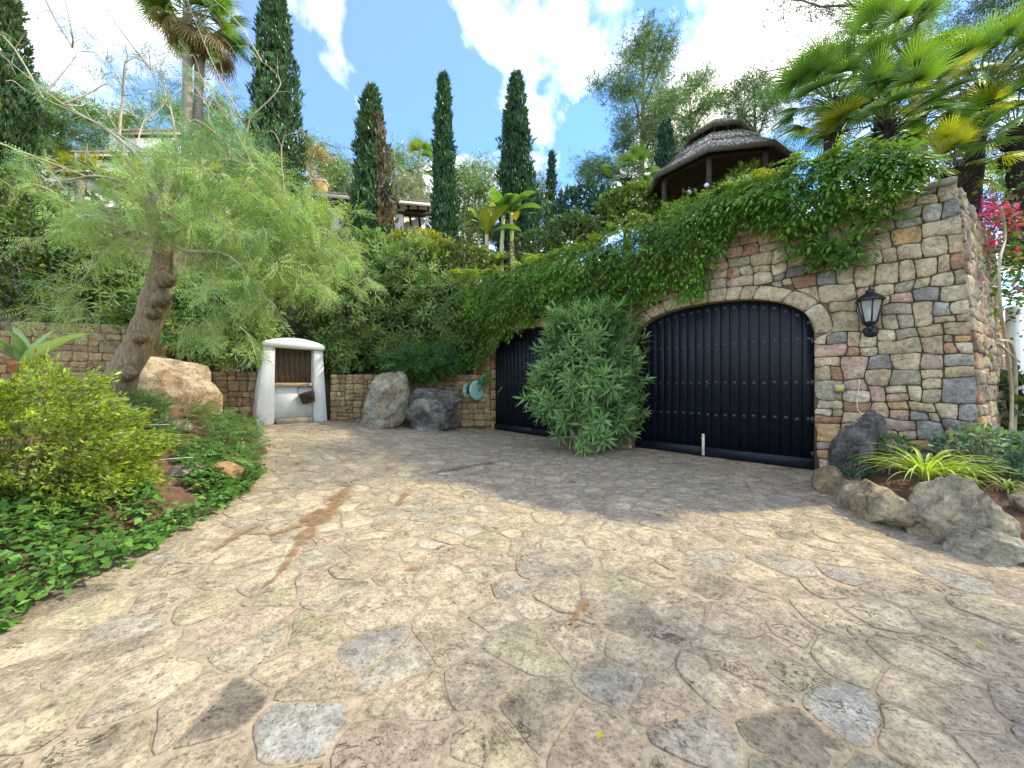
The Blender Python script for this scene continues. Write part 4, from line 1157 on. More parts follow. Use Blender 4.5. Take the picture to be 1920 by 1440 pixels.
def white_house():
    Y = 21.0; fz = 8.5
    t = thing('white_house', 'white stepped villa with pale tiled roofs up the hill', 'house', (-22.5, 22.0, fz))
    def blk(px0, px1, pt, pb, dy, nm='wall', mat='housewall', dep=4.0):
        a, b = P(px0, pt, Y + dy), P(px1, pb, Y + dy); m = MB(); m.box(((a[0] + b[0]) / 2, Y + dy + dep / 2, (a[2] + b[2]) / 2), (b[0] - a[0], dep, a[2] - b[2])); return part(nm, m.V(), m.f, M[mat], t)
    def roof(px0, px1, py, dy, rise, dep):
        a, b = P(px0, py, Y + dy), P(px1, py, Y + dy); m = MB(); tiled_roof(m, a[:2], b[:2], (0, dep), a[2], a[2] + rise, 0.26); part('roof', m.V(), m.f, M['tile'], t)
        m = MB(); m.box(((a[0] + b[0]) / 2, Y + dy + dep / 2 + 0.3, a[2] - 0.18), (b[0] - a[0] - 0.4, dep, 0.14)); part('eave', m.V(), m.f, M['darkwood'], t)
    w1 = blk(205, 345, 243, 400, 3.0)
    for px0, px1, y0, y1 in ((240, 262, 285, 320), (290, 312, 285, 330)):
        a, b = P(px0, y0, Y + 2.97), P(px1, y1, Y + 2.97); m = MB(); m.box(((a[0] + b[0]) / 2, Y + 2.99, (a[2] + b[2]) / 2), (b[0] - a[0], 0.08, a[2] - b[2])); f = part('window', m.V(), m.f, M['darkwood'], t)
        m = MB(); m.box(((a[0] + b[0]) / 2, Y + 2.93, b[2] - 0.06), (b[0] - a[0] + 0.2, 0.14, 0.1)); part('sill', m.V(), m.f, M['housewall'], f)
    roof(200, 350, 243, 2.6, 0.9, 4.2)
    blk(140, 215, 285, 420, 1.5); roof(132, 212, 283, 1.0, 0.55, 3.6)
    blk(78, 170, 318, 470, 0.3); roof(66, 172, 312, -0.4, 0.75, 3.4)
    blk(70, 110, 330, 420, -0.2, dep=1.0); roof(66, 168, 410, -2.2, 0.5, 2.2); blk(72, 160, 416, 470, -1.6, dep=1.2)
white_house()

# ------------------------------------------------------------------ plants
def cypress(label, px, ytop, ybase, half, Y, seed, col, n=5200, dead=0.0, group=None, lean=0.0):
    rng = np.random.default_rng(seed); n = int(n * 1.5)
    top, bot = P(px, ytop, Y), P(px, ybase, Y); h0 = min(bot[2], hill_z(bot[0], bot[1])) - 0.2
    H = top[2] - h0; Rr = half / F * Y
    t = thing('cypress_tree', label, 'tree', (bot[0], bot[1], h0), group)
    def prof(f): return Rr * np.clip(np.minimum(1.0, 0.5 + f * 2.5), 0, 1) * np.clip((1 - f) / 0.75, 0, 1) ** 0.62
    f = np.concatenate([rng.uniform(0, 1, int(n * 0.85)) ** 1.1, rng.uniform(0.75, 1, n - int(n * 0.85))]); a = rng.uniform(0, 6.283, n)
    lump = 1 + 0.16 * np.sin(a * 3 + f * 9 + seed) + 0.15 * np.sin(a * 5 - f * 23 + seed * 2) + 0.12 * np.sin(f * 55 + a * 2) + rng.normal(0, 0.06, n)
    r = prof(f) * lump * rng.uniform(0.80, 1.02, n)
    pos = np.stack([bot[0] + r * np.cos(a) + lean * f * H, bot[1] + r * np.sin(a), h0 + f * H], 1)
    out = np.stack([np.cos(a), np.sin(a), np.zeros(n)], 1)
    axis = unit(out * 0.28 + np.array([0, 0, 1.0]) + rng.normal(0, 0.30, (n, 3)))
    C = rcol(np.asarray(col) * 1.9, n, rng, 0.28, 0.10)
    if dead > 0:
        m = (np.cos(a - 0.1) > 0.45) & (f > 0.28) & (f < 0.86) & (rng.random(n) < 0.85); C[m] = rcol((0.20, 0.17, 0.12), m.sum(), rng, 0.3, 0.06)
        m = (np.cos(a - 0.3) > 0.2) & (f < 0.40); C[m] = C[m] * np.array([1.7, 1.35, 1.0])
    L = Leaves(); scatter(L, 'spray', pos, axis, out + rng.normal(0, 0.3, (n, 3)), rng.uniform(0.20, 0.42, n) * (0.55 + 0.03 * Y), C, rng)
    V, Fc, C = L.data(); part('crown', V, Fc, M['needle'], t, C)
    m = MB(); fz = np.linspace(0, 0.97, 18); m.tube(np.stack([bot[0] + lean * fz * H, np.full(18, bot[1]), h0 + fz * H], 1), np.maximum(prof(fz) * 0.70, 0.02), 10); part('dark_core', m.V(), m.f, M['needle'], t, np.asarray(col) * 0.5, True)  # solid dark core added so the crown is not see-through
    m = MB(); m.tube([(bot[0], bot[1], h0 - 0.3), (bot[0], bot[1], h0 + 0.5), (bot[0], bot[1], h0 + 1.2)], [0.2, 0.16, 0.13], 8); part('trunk', m.V(), m.f, M['bark'], t)
DG = (0.030, 0.062, 0.022)
cypress('tall broad dark cypress at the left end of the tiled porch', 516, -30, 345, 50, 16.5, 1, (0.032, 0.066, 0.022), 6500)
cypress('blunt topped cypress with a dead brown strip in front of the porch', 697, 172, 462, 42, 16.0, 2, (0.030, 0.066, 0.022), 5200, dead=1)
cypress('slim columnar cypress with a browned tip by the porch pillar', 832, 150, 505, 25, 15.0, 3, (0.026, 0.060, 0.024), 4200)
cypress('pointed dark cypress behind the banana plants', 968, 146, 492, 42, 17.0, 4, (0.022, 0.054, 0.022), 5600)
cypress('thin bare topped cypress far behind the banana plants', 1034, 292, 430, 11, 30.0, 5, (0.022, 0.045, 0.024), 1500)
cypress('cypress beside the white stepped villa', 4, -70, 320, 42, 13.0, 6, (0.040, 0.070, 0.022), 5200)
cypress('short dark conifer between the tall pine and the gazebo', 1248, 236, 370, 34, 17.0, 7, (0.016, 0.045, 0.026), 2600)

def pine(label, px, ytop, ybase, half, Y, seed, col, limbs=14, tufts=34, clump=0.45, tsize=0.34, trunk_r=0.22, low=0.3, group=None, name='pine_tree', flatten=0.6, lean=0.0, shape='cone', limbup=0.55, h0=None):
    rng = np.random.default_rng(seed)
    top, bot = P(px, ytop, Y), P(px, ybase, Y); h0 = min(hill_z(bot[0], bot[1]), top[2] - 3.0) if h0 is None else h0; H = top[2] - h0; Rr = half / F * Y
    t = thing(name, label, 'tree', (bot[0], bot[1], h0), group)
    k = 9; f = np.linspace(0, 1, k); bend = rng.normal(0, 0.02 * H, 2)
    tp_ = np.stack([bot[0] + lean * H * f + bend[0] * np.sin(f * 3), bot[1] + bend[1] * np.sin(f * 2.5), h0 - 0.3 + (H * 0.95 + 0.3) * f], 1)
    wood = MB(); wood.tube(tp_, trunk_r * (1 - 0.85 * f) + 0.02, 8)
    pts = []
    for i in range(limbs):
        g = low + (0.97 - low) * (i + rng.uniform(0, 0.8)) / limbs; a = i * 2.3999 + rng.normal(0, 0.3)
        b = np.array([np.interp(g, f, tp_[:, j]) for j in range(3)])
        q = (g - low) / (1 - low)
        pr = (0.55 + 0.9 * q) * (1 - q) ** 0.55 * 1.25 if shape == 'cone' else math.sqrt(max(0.05, 1 - (q * 1.7 - 0.8) ** 2))
        ln = Rr * np.clip(pr, 0.15, 1.1) * rng.uniform(0.75, 1.15)
        d = unit(np.array([math.cos(a), math.sin(a), limbup * rng.uniform(0.5, 1.3)]))
        s_ = np.linspace(0, 1, 7)[:, None]
        path = b + d * ln * s_ + np.array([0, 0, 0.10 * ln]) * s_ ** 2 + np.cumsum(rng.normal(0, 0.035 * ln, (7, 3)), 0) * s_
        wood.tube(path, trunk_r * 0.42 * (1 - 0.85 * s_[:, 0]) * (1.1 - 0.6 * g) + 0.008, 5, False)
        ns = max(4, int(ln * 2.6))
        for j in range(ns):
            u = rng.uniform(0.35, 1.0); c = np.array([np.interp(u, s_[:, 0], path[:, j2]) for j2 in range(3)])
            e = unit(d * 0.5 + rdir(1, rng)[0] * 0.9 + np.array([0, 0, 0.25])) * ln * rng.uniform(0.15, 0.42) * (1.15 - 0.5 * u)
            wood.tube(np.array([c, c + e * 0.6, c + e]), [0.018, 0.012, 0.006], 4, False)
            pts += [(c + e, 1.0), (c + e * 0.6, 0.7)]
        pts.append((path[-1], 1.1))
    pts.append((tp_[-1], 1.0))
    n = 0; pos = []; ctr = []
    for p, w in pts:
        m = int(tufts * w * rng.uniform(0.6, 1.4)); o = rng.normal(0, 1, (m, 3)) * np.array([1, 1, flatten]) * clump * rng.uniform(0.7, 1.2)
        pos.append(p + o); ctr.append(np.full(m, rng.normal(0, 0.22)))
    pos = np.concatenate(pos); ctr = np.concatenate(ctr); n = len(pos)
    axis = unit(np.array([0, 0, 0.7]) + rdir(n, rng)); C = rcol(np.asarray(col) * 1.8, n, rng, 0.22, 0.1) * np.exp(ctr)[:, None]
    L = Leaves(); scatter(L, 'tuft', pos, axis, rdir(n, rng), rng.uniform(0.75, 1.2, n) * tsize, C, rng)
    V, Fc, C = L.data(); part('crown', V, Fc, M['needle'], t, C)
    part('trunk', wood.V(), wood.f, M['bark'], t, smooth=True)
pine('tall airy pine with a bare lower trunk behind the gazebo', 1205, 70, 360, 118, 24.0, 101, (0.065, 0.115, 0.038), 24, 30, 0.42, 0.32, 0.24, low=0.28)
pine('low bushy pine left of the tall airy pine', 1115, 285, 400, 62, 25.0, 102, (0.060, 0.105, 0.040), 10, 22, 0.5, 0.34, 0.12, low=0.15)
pine('pine with bright green crown right behind the tall airy pine', 1285, 125, 350, 75, 27.0, 103, (0.070, 0.13, 0.032), 17, 32, 0.48, 0.36, 0.2, low=0.2)
pine('hazy green pine rising behind the gazebo cap', 1415, 128, 330, 85, 24.0, 104, (0.065, 0.12, 0.045), 18, 32, 0.48, 0.34, 0.2, low=0.2)
pine('large grey limbed pine spreading above the fan palms', 1745, -330, 320, 270, 13.5, 105, (0.050, 0.078, 0.040), 32, 24, 0.40, 0.21, 0.24, low=0.34, shape='round', limbup=0.22)
pine('dense green pine beyond the bougainvillea', 1990, -120, 420, 170, 12.0, 106, (0.040, 0.075, 0.030), 20, 30, 0.42, 0.22, 0.22, low=0.2, shape='round', limbup=0.35)
FARL = ['bright rounded pine above the lowest villa roof', 'bright rounded pine directly behind the villa block', 'rounded pine behind the trunks of the twin palms', 'darker rounded pine between the edge cypress and the villa', 'yellow green rounded pine behind the terracotta chimney',
        'low rounded pine between the chimney and the cypress with the dead strip', 'yellow green pine behind the cypress with the dead strip', 'pale airy pine between the slim cypress and the pointed cypress', 'low green pine beside the slim cypress', 'dark low pine between the pointed cypress and the thin far cypress', 'rounded pine left of the tall broad cypress']
for k, (px, yt, yb, hw, Y, sd, c) in enumerate([(120, 178, 300, 85, 34, 111, (0.085, 0.14, 0.025)), (215, 205, 320, 75, 36, 112, (0.095, 0.15, 0.025)), (360, 170, 300, 80, 34, 113, (0.085, 0.14, 0.03)),
        (60, 215, 320, 70, 32, 114, (0.06, 0.10, 0.025)), (600, 272, 380, 55, 33, 115, (0.11, 0.16, 0.028)), (650, 300, 390, 45, 30, 116, (0.09, 0.14, 0.035)), (755, 270, 380, 50, 33, 117, (0.10, 0.15, 0.028)), (910, 290, 420, 40, 32, 118, (0.085, 0.14, 0.045)),
        (880, 310, 440, 45, 28, 119, (0.075, 0.12, 0.030)), (1005, 330, 450, 45, 30, 120, (0.06, 0.10, 0.035)), (440, 220, 330, 50, 32, 121, (0.07, 0.12, 0.028))]):
    pine(FARL[k], px, yt, yb, hw, Y, sd, c, 10, 22, 0.62, 0.52, 0.14, low=0.15, group='pines on the far hillside', shape='round', flatten=0.75)
pine('silvery olive tree above the tiled porch roof', 780, 330, 385, 58, 24, 130, (0.13, 0.155, 0.085), 10, 26, 0.45, 0.32, 0.12, low=0.1, name='olive_tree', shape='round')
pine('dry brownish shrub tree beside the terracotta chimney', 580, 262, 360, 26, 19.5, 131, (0.20, 0.14, 0.07), 9, 16, 0.25, 0.22, 0.06, low=0.1, name='dry_shrub', shape='round')

# pepper tree
def spline(ctrl, n):
    c = np.array(ctrl, float); t = np.linspace(0, len(c) - 1, n); out = []
    for x in t:
        i = min(int(x), len(c) - 2); f = x - i
        p0, p1, p2, p3 = c[max(i - 1, 0)], c[i], c[i + 1], c[min(i + 2, len(c) - 1)]
        out.append(0.5 * ((2 * p1) + (-p0 + p2) * f + (2 * p0 - 5 * p1 + 4 * p2 - p3) * f * f + (-p0 + 3 * p1 - 3 * p2 + p3) * f ** 3))
    return np.array(out)
def pepper_tree():
    rng = np.random.default_rng(201)
    base = P(222, 735, 6.6)
    t = thing('pepper_tree', 'leaning pepper tree with drooping feathery foliage over the big boulder', 'tree', base)
    wood = MB(); trunk = spline([P(212, 765, 6.6), P(228, 705, 6.6), P(262, 640, 6.7), P(290, 570, 6.8), P(303, 500, 6.9), P(313, 400, 7.0)], 22)
    rad = np.interp(np.linspace(0, 1, 22), [0, 0.12, 0.4, 0.62, 0.7, 1], [0.27, 0.225, 0.20, 0.215, 0.19, 0.10]) * (1 + 0.06 * np.sin(np.arange(22) * 2.1)); wood.tube(trunk, rad, 14)
    for c, r in ((P(300, 560, 6.55), 0.13), (P(285, 585, 6.62), 0.11), (P(262, 632, 6.52), 0.10), (P(312, 525, 6.7), 0.12), (P(238, 700, 6.45), 0.12), (P(322, 430, 6.9), 0.10)):
        V, Fc = ICO[3]; V = V * r * (1 + 0.25 * np.sin(V[:, :1] * 9 + V[:, 2:] * 7)) + c; wood.add(V, Fc)
    part('trunk', wood.V(), wood.f, M['bark'], t, smooth=True)
    limbs = [[P(310, 440, 6.95), P(360, 425, 6.8), P(440, 415, 6.6), P(520, 450, 6.5), P(590, 520, 6.4)], [P(308, 470, 6.9), P(250, 430, 6.7), P(185, 470, 6.4), P(160, 520, 6.3), P(100, 555, 6.2)],
             [P(313, 400, 7.0), P(290, 330, 7.0), P(210, 250, 6.9), P(110, 190, 6.7), P(0, 100, 6.5)], [P(313, 400, 7.0), P(330, 320, 7.2), P(325, 230, 7.2), P(300, 120, 7.2)], [P(313, 400, 7.0), P(390, 330, 7.3), P(450, 280, 7.5), P(470, 220, 7.6)],
             [P(312, 420, 7.0), P(420, 360, 7.3), P(540, 370, 7.5), P(630, 440, 7.5), P(690, 520, 7.5)], [P(310, 430, 7.0), P(260, 360, 6.8), P(180, 330, 6.5), P(90, 350, 6.3)], [P(311, 450, 6.9), P(350, 470, 6.3), P(430, 480, 6.0), P(500, 560, 5.9)],
             [P(312, 410, 7.0), P(340, 340, 6.6), P(420, 300, 6.4), P(500, 330, 6.3), P(560, 400, 6.3)], [P(313, 400, 7.0), P(230, 300, 7.4), P(230, 180, 7.6), P(240, 110, 7.7)]]
    br = MB(); starts = []
    for L_ in limbs:
        p = spline(L_, 16); br.tube(p, np.linspace(0.048, 0.004, 16), 6, False); starts += [(p[i], p[min(i + 1, 15)] - p[i - 1]) for i in range(3, 16)]
    for _ in range(46):                                                  # wispy sprouts reaching up and left
        s_ = starts[rng.integers(0, len(starts))][0]
        if s_[2] < 4.3: continue
        e = s_ + np.array([rng.normal(-0.45, 0.8), rng.normal(0, 0.4), rng.uniform(0.6, 1.9)]); m_ = (s_ + e) / 2 + rng.normal(0, 0.2, 3)
        p = spline([s_, m_, e], 9); br.tube(p, np.linspace(0.016, 0.004, 9), 4, False); starts += [(p[i], p[i] - p[i - 1]) for i in (3, 5, 7, 8)]
    # hanging sprays
    pos = []; ax = []; cl = []
    tw = MB()
    def spray(s_, out, ln, dens, tone):
        d = unit(out + rng.normal(0, 0.35, 3)); m_ = s_ + d * ln * 0.45 + np.array([0, 0, 0.10 * ln]); e = s_ + d * ln * 0.75 + np.array([0, 0, -0.16 * ln])
        p = spline([s_, m_, e], 8); tw.tube(p, np.linspace(0.009, 0.003, 8), 3, False)
        for _ in range(dens):
            u = rng.uniform(0.1, 1) * 6.99; i = int(u); q = p[i] + (p[i + 1] - p[i]) * (u - i); pos.append(q); a = unit(p[i + 1] - p[i]) * 0.5 + rdir(1, rng)[0] * 0.75 + np.array([0, 0, -0.25]); ax.append(a); cl.append(tone)
    for px, py, Y, sx, sy, n_ in ((400, 400, 6.6, 95, 60, 95), (520, 430, 6.6, 90, 60, 95), (290, 350, 6.7, 80, 45, 34), (170, 420, 6.4, 60, 45, 20), (590, 500, 6.8, 50, 50, 38), (370, 320, 7.0, 80, 40, 30), (450, 510, 6.5, 80, 45, 64), (430, 310, 6.9, 70, 40, 34), (250, 430, 6.6, 70, 40, 28), (390, 600, 6.9, 60, 35, 16), (150, 560, 6.6, 40, 40, 12), (100, 340, 6.5, 60, 40, 7)):
        for _ in range(n_):
            s_ = P(px + rng.normal(0, sx * 0.6), py + rng.normal(0, sy * 0.6), Y + rng.normal(0, 0.45)); out = unit(s_ - P(330, 430, 7.0)) * 0.8 + np.array([0, -0.35, 0.1])
            spray(s_, out, rng.uniform(0.35, 0.8), 13, rng.normal(0.08, 0.22))
    for s_, d in starts:
        spray(s_, unit(d) + rng.normal(0, 0.6, 3), rng.uniform(0.3, 0.6), 5 if s_[2] < 5 else 3, rng.normal(-0.05, 0.2))
    n = len(pos); pos = np.array(pos); ax = unit(np.array(ax)); C = rcol((0.31, 0.44, 0.165), n, rng, 0.20, 0.08) * np.exp(np.array(cl))[:, None]
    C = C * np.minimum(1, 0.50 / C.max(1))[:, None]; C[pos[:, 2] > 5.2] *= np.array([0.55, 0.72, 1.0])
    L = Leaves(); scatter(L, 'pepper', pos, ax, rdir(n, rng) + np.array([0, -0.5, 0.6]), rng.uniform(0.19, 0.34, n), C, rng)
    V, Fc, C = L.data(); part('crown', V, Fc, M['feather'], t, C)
    part('branches', br.V(), br.f, M['twig'], t, smooth=True); part('twigs', tw.V(), tw.f, M['twig'], t, smooth=True, kind='stuff')
pepper_tree()

# whorled shrubs (oleander and its like)
def whorl_shrub(name, label, cat, c, rad, n, seed, col, key='whorl', size=1.0, singles=0, group=None, flatbot=0.25, up=0.55, mat='leaf', base=None, inner=0.55, dv=0.2, stem=True):
    rng = np.random.default_rng(seed); c = np.asarray(c, float); rad = np.asarray(rad, float)
    b = np.array([c[0], c[1], c[2] - rad[2] * 0.95]) if base is None else np.asarray(base, float)
    t = thing(name, label, cat, b, group)
    d = rdir(n, rng); d[:, 2] = np.where(d[:, 2] < -0.75, -d[:, 2], d[:, 2])
    lump = 1 + 0.13 * np.sin(d[:, 0] * 5 + seed) * np.sin(d[:, 2] * 6 + seed * 1.7) + 0.10 * np.sin(d[:, 1] * 9 + d[:, 2] * 7 + seed) + rng.normal(0, 0.05, n)
    rr_ = np.where(rng.random(n) < 0.72, rng.uniform(0.86, 1.03, n), rng.uniform(inner, 0.88, n)) * lump
    pos = c + d * rad * rr_[:, None]
    ax = unit(d * np.array([1, 1, 0.8]) + np.array([0, 0, up]) + rng.normal(0, 0.25, (n, 3))); C = rcol(col, n, rng, dv, 0.07); sc = rng.uniform(0.8, 1.2, n) * size
    facing = (d @ unit(np.array([-c[0], -c[1], 0.6]))) + 0.2 * (rr_ > 0.85)
    order = np.argsort(-facing); si = order[:singles]; ri = order[singles:]
    if singles:
        ms = []
        for q in TP[key]:
            for g in (0.85, 1.0, 1.18):
                ms.append(new_mesh('leafy_shoot', q[0], q[1], M[mat], np.asarray(col) * q[2] * g))
        fr = frames(ax[si], rdir(len(si), rng))
        for k, i in enumerate(si):
            o = link('leafy_shoot', ms[rng.integers(0, len(ms))], t)
            m4 = Matrix(np.array(fr[k]).T.tolist()).to_4x4() @ Matrix.Scale(float(sc[i]), 4); m4.translation = Vector(pos[i] - b); o.matrix_local = m4
    L = Leaves(); scatter(L, key, pos[ri], ax[ri], rdir(len(ri), rng), sc[ri], C[ri], rng)
    V, Fc, C2 = L.data(); part('foliage', V, Fc, M[mat], t, C2, kind='stuff' if singles else None)
    if stem:
        m = MB()
        for k in range(0, n, max(1, n // 45)):
            e = pos[k]; s_ = b + np.array([rng.normal(0, 0.12), rng.normal(0, 0.1), -0.05]); m.tube(spline([s_, s_ * 0.5 + e * 0.5 + np.array([0, 0, 0.15 * rad[2]]), e], 7), np.linspace(0.022, 0.006, 7), 4, False)
        part('stems', m.V(), m.f, M['twig'], t)
    return t
whorl_shrub('oleander_bush', 'upright grey green oleander bush standing between the two garage doors', 'bush', (1.52, 7.75, 1.30), (0.92, 0.68, 1.40), 520, 301, (0.20, 0.34, 0.135), size=1.5, singles=300, base=(1.5, 7.8, 0.0), up=0.8)
OL = [  # px, py, Y, rx, ry, rz
    (330, 600, 9.6, 1.1, 0.8, 0.9, 'oleander above the big orange boulder'), (430, 600, 9.9, 1.0, 0.8, 1.1, 'oleander overhanging the wall left of the well'), (437, 655, 9.7, 0.6, 0.5, 0.55, 'leafy oleander hanging down beside the well roof'),
    (560, 520, 11.8, 1.3, 0.9, 1.3, 'oleander rising behind the well roof'), (660, 600, 11.7, 1.2, 0.9, 1.4, 'oleander hanging right of the well'), (700, 520, 13.0, 1.4, 1.0, 1.2, 'oleander high on the bank below the porch'),
    (640, 660, 11.3, 0.75, 0.5, 0.6, 'dark oleander brushing the right side of the well'), (770, 540, 12.4, 1.2, 0.9, 1.3, 'oleander in the middle of the bank above the tall rock'), (740, 640, 11.6, 1.1, 0.6, 1.0, 'shaded oleander just above the low wall'),
    (600, 530, 13.6, 1.2, 0.9, 0.9, 'oleander under the left end of the porch'), (830, 600, 11.7, 0.9, 0.6, 1.2, 'shaded oleander between the bank and the vine'), (200, 560, 9.8, 1.3, 0.8, 1.0, 'dark oleander behind the leaning trunk')]
for k, (px, py, Y, rx, ry, rz, lb) in enumerate(OL):
    dark = 0.85 if py > 590 and px > 600 else 1.0  # lower bank shrubs get darker leaf colour, standing in for shade
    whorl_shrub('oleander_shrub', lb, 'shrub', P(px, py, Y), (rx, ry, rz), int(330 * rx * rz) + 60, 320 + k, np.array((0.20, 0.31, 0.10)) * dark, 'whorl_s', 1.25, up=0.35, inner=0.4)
# other shrubs
for k, (px, py, Y, r, col, key, sz, n, nm, lb) in enumerate([
    (780, 470, 13.5, (1.4, 0.8, 0.6), (0.24, 0.27, 0.035), 'oval', 0.17, 2600, 'golden_shrub', 'bright yellow green shrub below the brick parapet'),
    (870, 490, 13.0, (1.0, 0.7, 0.6), (0.16, 0.22, 0.04), 'oval', 0.16, 1700, 'golden_shrub', 'yellow green shrub at the foot of the slim cypress'),
    (1010, 470, 14.0, (1.2, 0.8, 0.7), (0.06, 0.11, 0.035), 'oval', 0.16, 1600, 'leafy_shrub', 'dark green shrub behind the banana stems'),
    (1190, 385, 11.0, (1.0, 0.7, 0.5), (0.14, 0.23, 0.05), 'broad', 0.15, 1900, 'leafy_shrub', 'light green rounded shrub left of the gazebo'),
    (1100, 400, 13.0, (1.2, 0.8, 0.9), (0.04, 0.10, 0.055), 'oval', 0.24, 1500, 'leafy_shrub', 'blue green shrub below the low bushy pine'),
    (1075, 440, 12.0, (0.9, 0.6, 0.6), (0.10, 0.17, 0.05), 'oval', 0.16, 1400, 'leafy_shrub', 'green shrub behind the top of the vine'),
    (60, 480, 9.3, (1.7, 0.7, 1.2), (0.085, 0.15, 0.030), 'broad', 0.13, 4600, 'climbing_shrub', 'dense leafy climber over the terrace wall above the agave'),
    (160, 530, 9.4, (0.9, 0.6, 0.9), (0.06, 0.11, 0.03), 'broad', 0.12, 2200, 'climbing_shrub', 'dark climber between the terrace wall and the leaning trunk'),
    (20, 370, 10.5, (1.2, 0.7, 0.8), (0.10, 0.16, 0.035), 'oval', 0.18, 1500, 'leafy_shrub', 'green shrub below the villa by the edge cypress'),
    (790, 680, 10.7, (0.95, 0.55, 0.32), (0.055, 0.135, 0.035), 'fern', 0.34, 800, 'spreading_shrub', 'fine leaved green shrub spreading over the tall and broad rocks'),
    (1400, 345, 8.9, (0.5, 0.4, 0.4), (0.20, 0.28, 0.045), 'oval', 0.15, 600, 'leafy_shrub', 'yellow green sprigs in front of the gazebo eave'),
    (1300, 440, 8.5, (0.85, 0.4, 0.85), (0.15, 0.26, 0.05), 'oval', 0.15, 1500, 'leafy_shrub', 'bushy green shrub growing up to the left of the gazebo eave'),
    (1385, 415, 8.0, (0.65, 0.4, 0.85), (0.17, 0.28, 0.05), 'oval', 0.15, 1200, 'leafy_shrub', 'bushy green shrub between the wisteria and the gazebo posts'),
    (1895, 770, 5.9, (0.5, 0.4, 0.5), (0.045, 0.085, 0.035), 'oval', 0.26, 330, 'leafy_shrub', 'large leaved dark shrub below the white gate'),
    (1860, 850, 4.4, (0.55, 0.4, 0.28), (0.14, 0.22, 0.13), 'oval', 0.085, 1300, 'silver_shrub', 'silvery green small leaved shrub behind the strap leaved plant'),
    (1930, 870, 4.2, (0.4, 0.4, 0.30), (0.14, 0.22, 0.13), 'oval', 0.085, 900, 'silver_shrub', 'silvery green shrub at the white gate end of the bed'),
    (1600, 878, 4.72, (0.16, 0.14, 0.09), (0.05, 0.13, 0.11), 'oval', 0.045, 320, 'small_plant', 'small blue green plant at the foot of the dark rock'),
    (1672, 835, 4.7, (0.17, 0.14, 0.12), (0.10, 0.20, 0.06), 'oval', 0.06, 260, 'small_plant', 'small green plant hanging over the dark rock')]):
    rng = np.random.default_rng(400 + k); c = P(px, py, Y); r = np.array(r)
    t = thing(nm, lb, 'shrub' if nm != 'small_plant' else 'plant', (c[0], c[1], c[2] - r[2]))
    d = rdir(n, rng); rr_ = rng.uniform(0.55, 1.0, n) ** 0.5 * (1 + 0.16 * np.sin(d[:, 0] * 7 + k) * np.sin(d[:, 2] * 8 + k) + rng.normal(0, 0.06, n))
    pos = c + d * r * rr_[:, None]; ax = unit(d * 0.7 + rdir(n, rng) * 0.8 + np.array([0, -0.1, 0.15]))
    C = rcol(col, n, rng, 0.3, 0.1); L = Leaves(); scatter(L, key, pos, ax, d + np.array([0, 0, 0.7]) + rng.normal(0, 0.4, (n, 3)), rng.uniform(0.7, 1.25, n) * sz, C, rng)
    V, Fc, C = L.data(); part('foliage', V, Fc, M['leaf'], t, C)
    m = MB(); b = np.array([c[0], c[1], c[2] - r[2] - 0.1])
    for j in range(0, n, max(1, n // 30)): m.tube(spline([b + rng.normal(0, 0.05, 3), b * 0.4 + pos[j] * 0.6, pos[j]], 5), np.linspace(0.02, 0.005, 5) * min(1, r[2] * 2), 4, False)
    part('stems', m.V(), m.f, M['twig'], t)

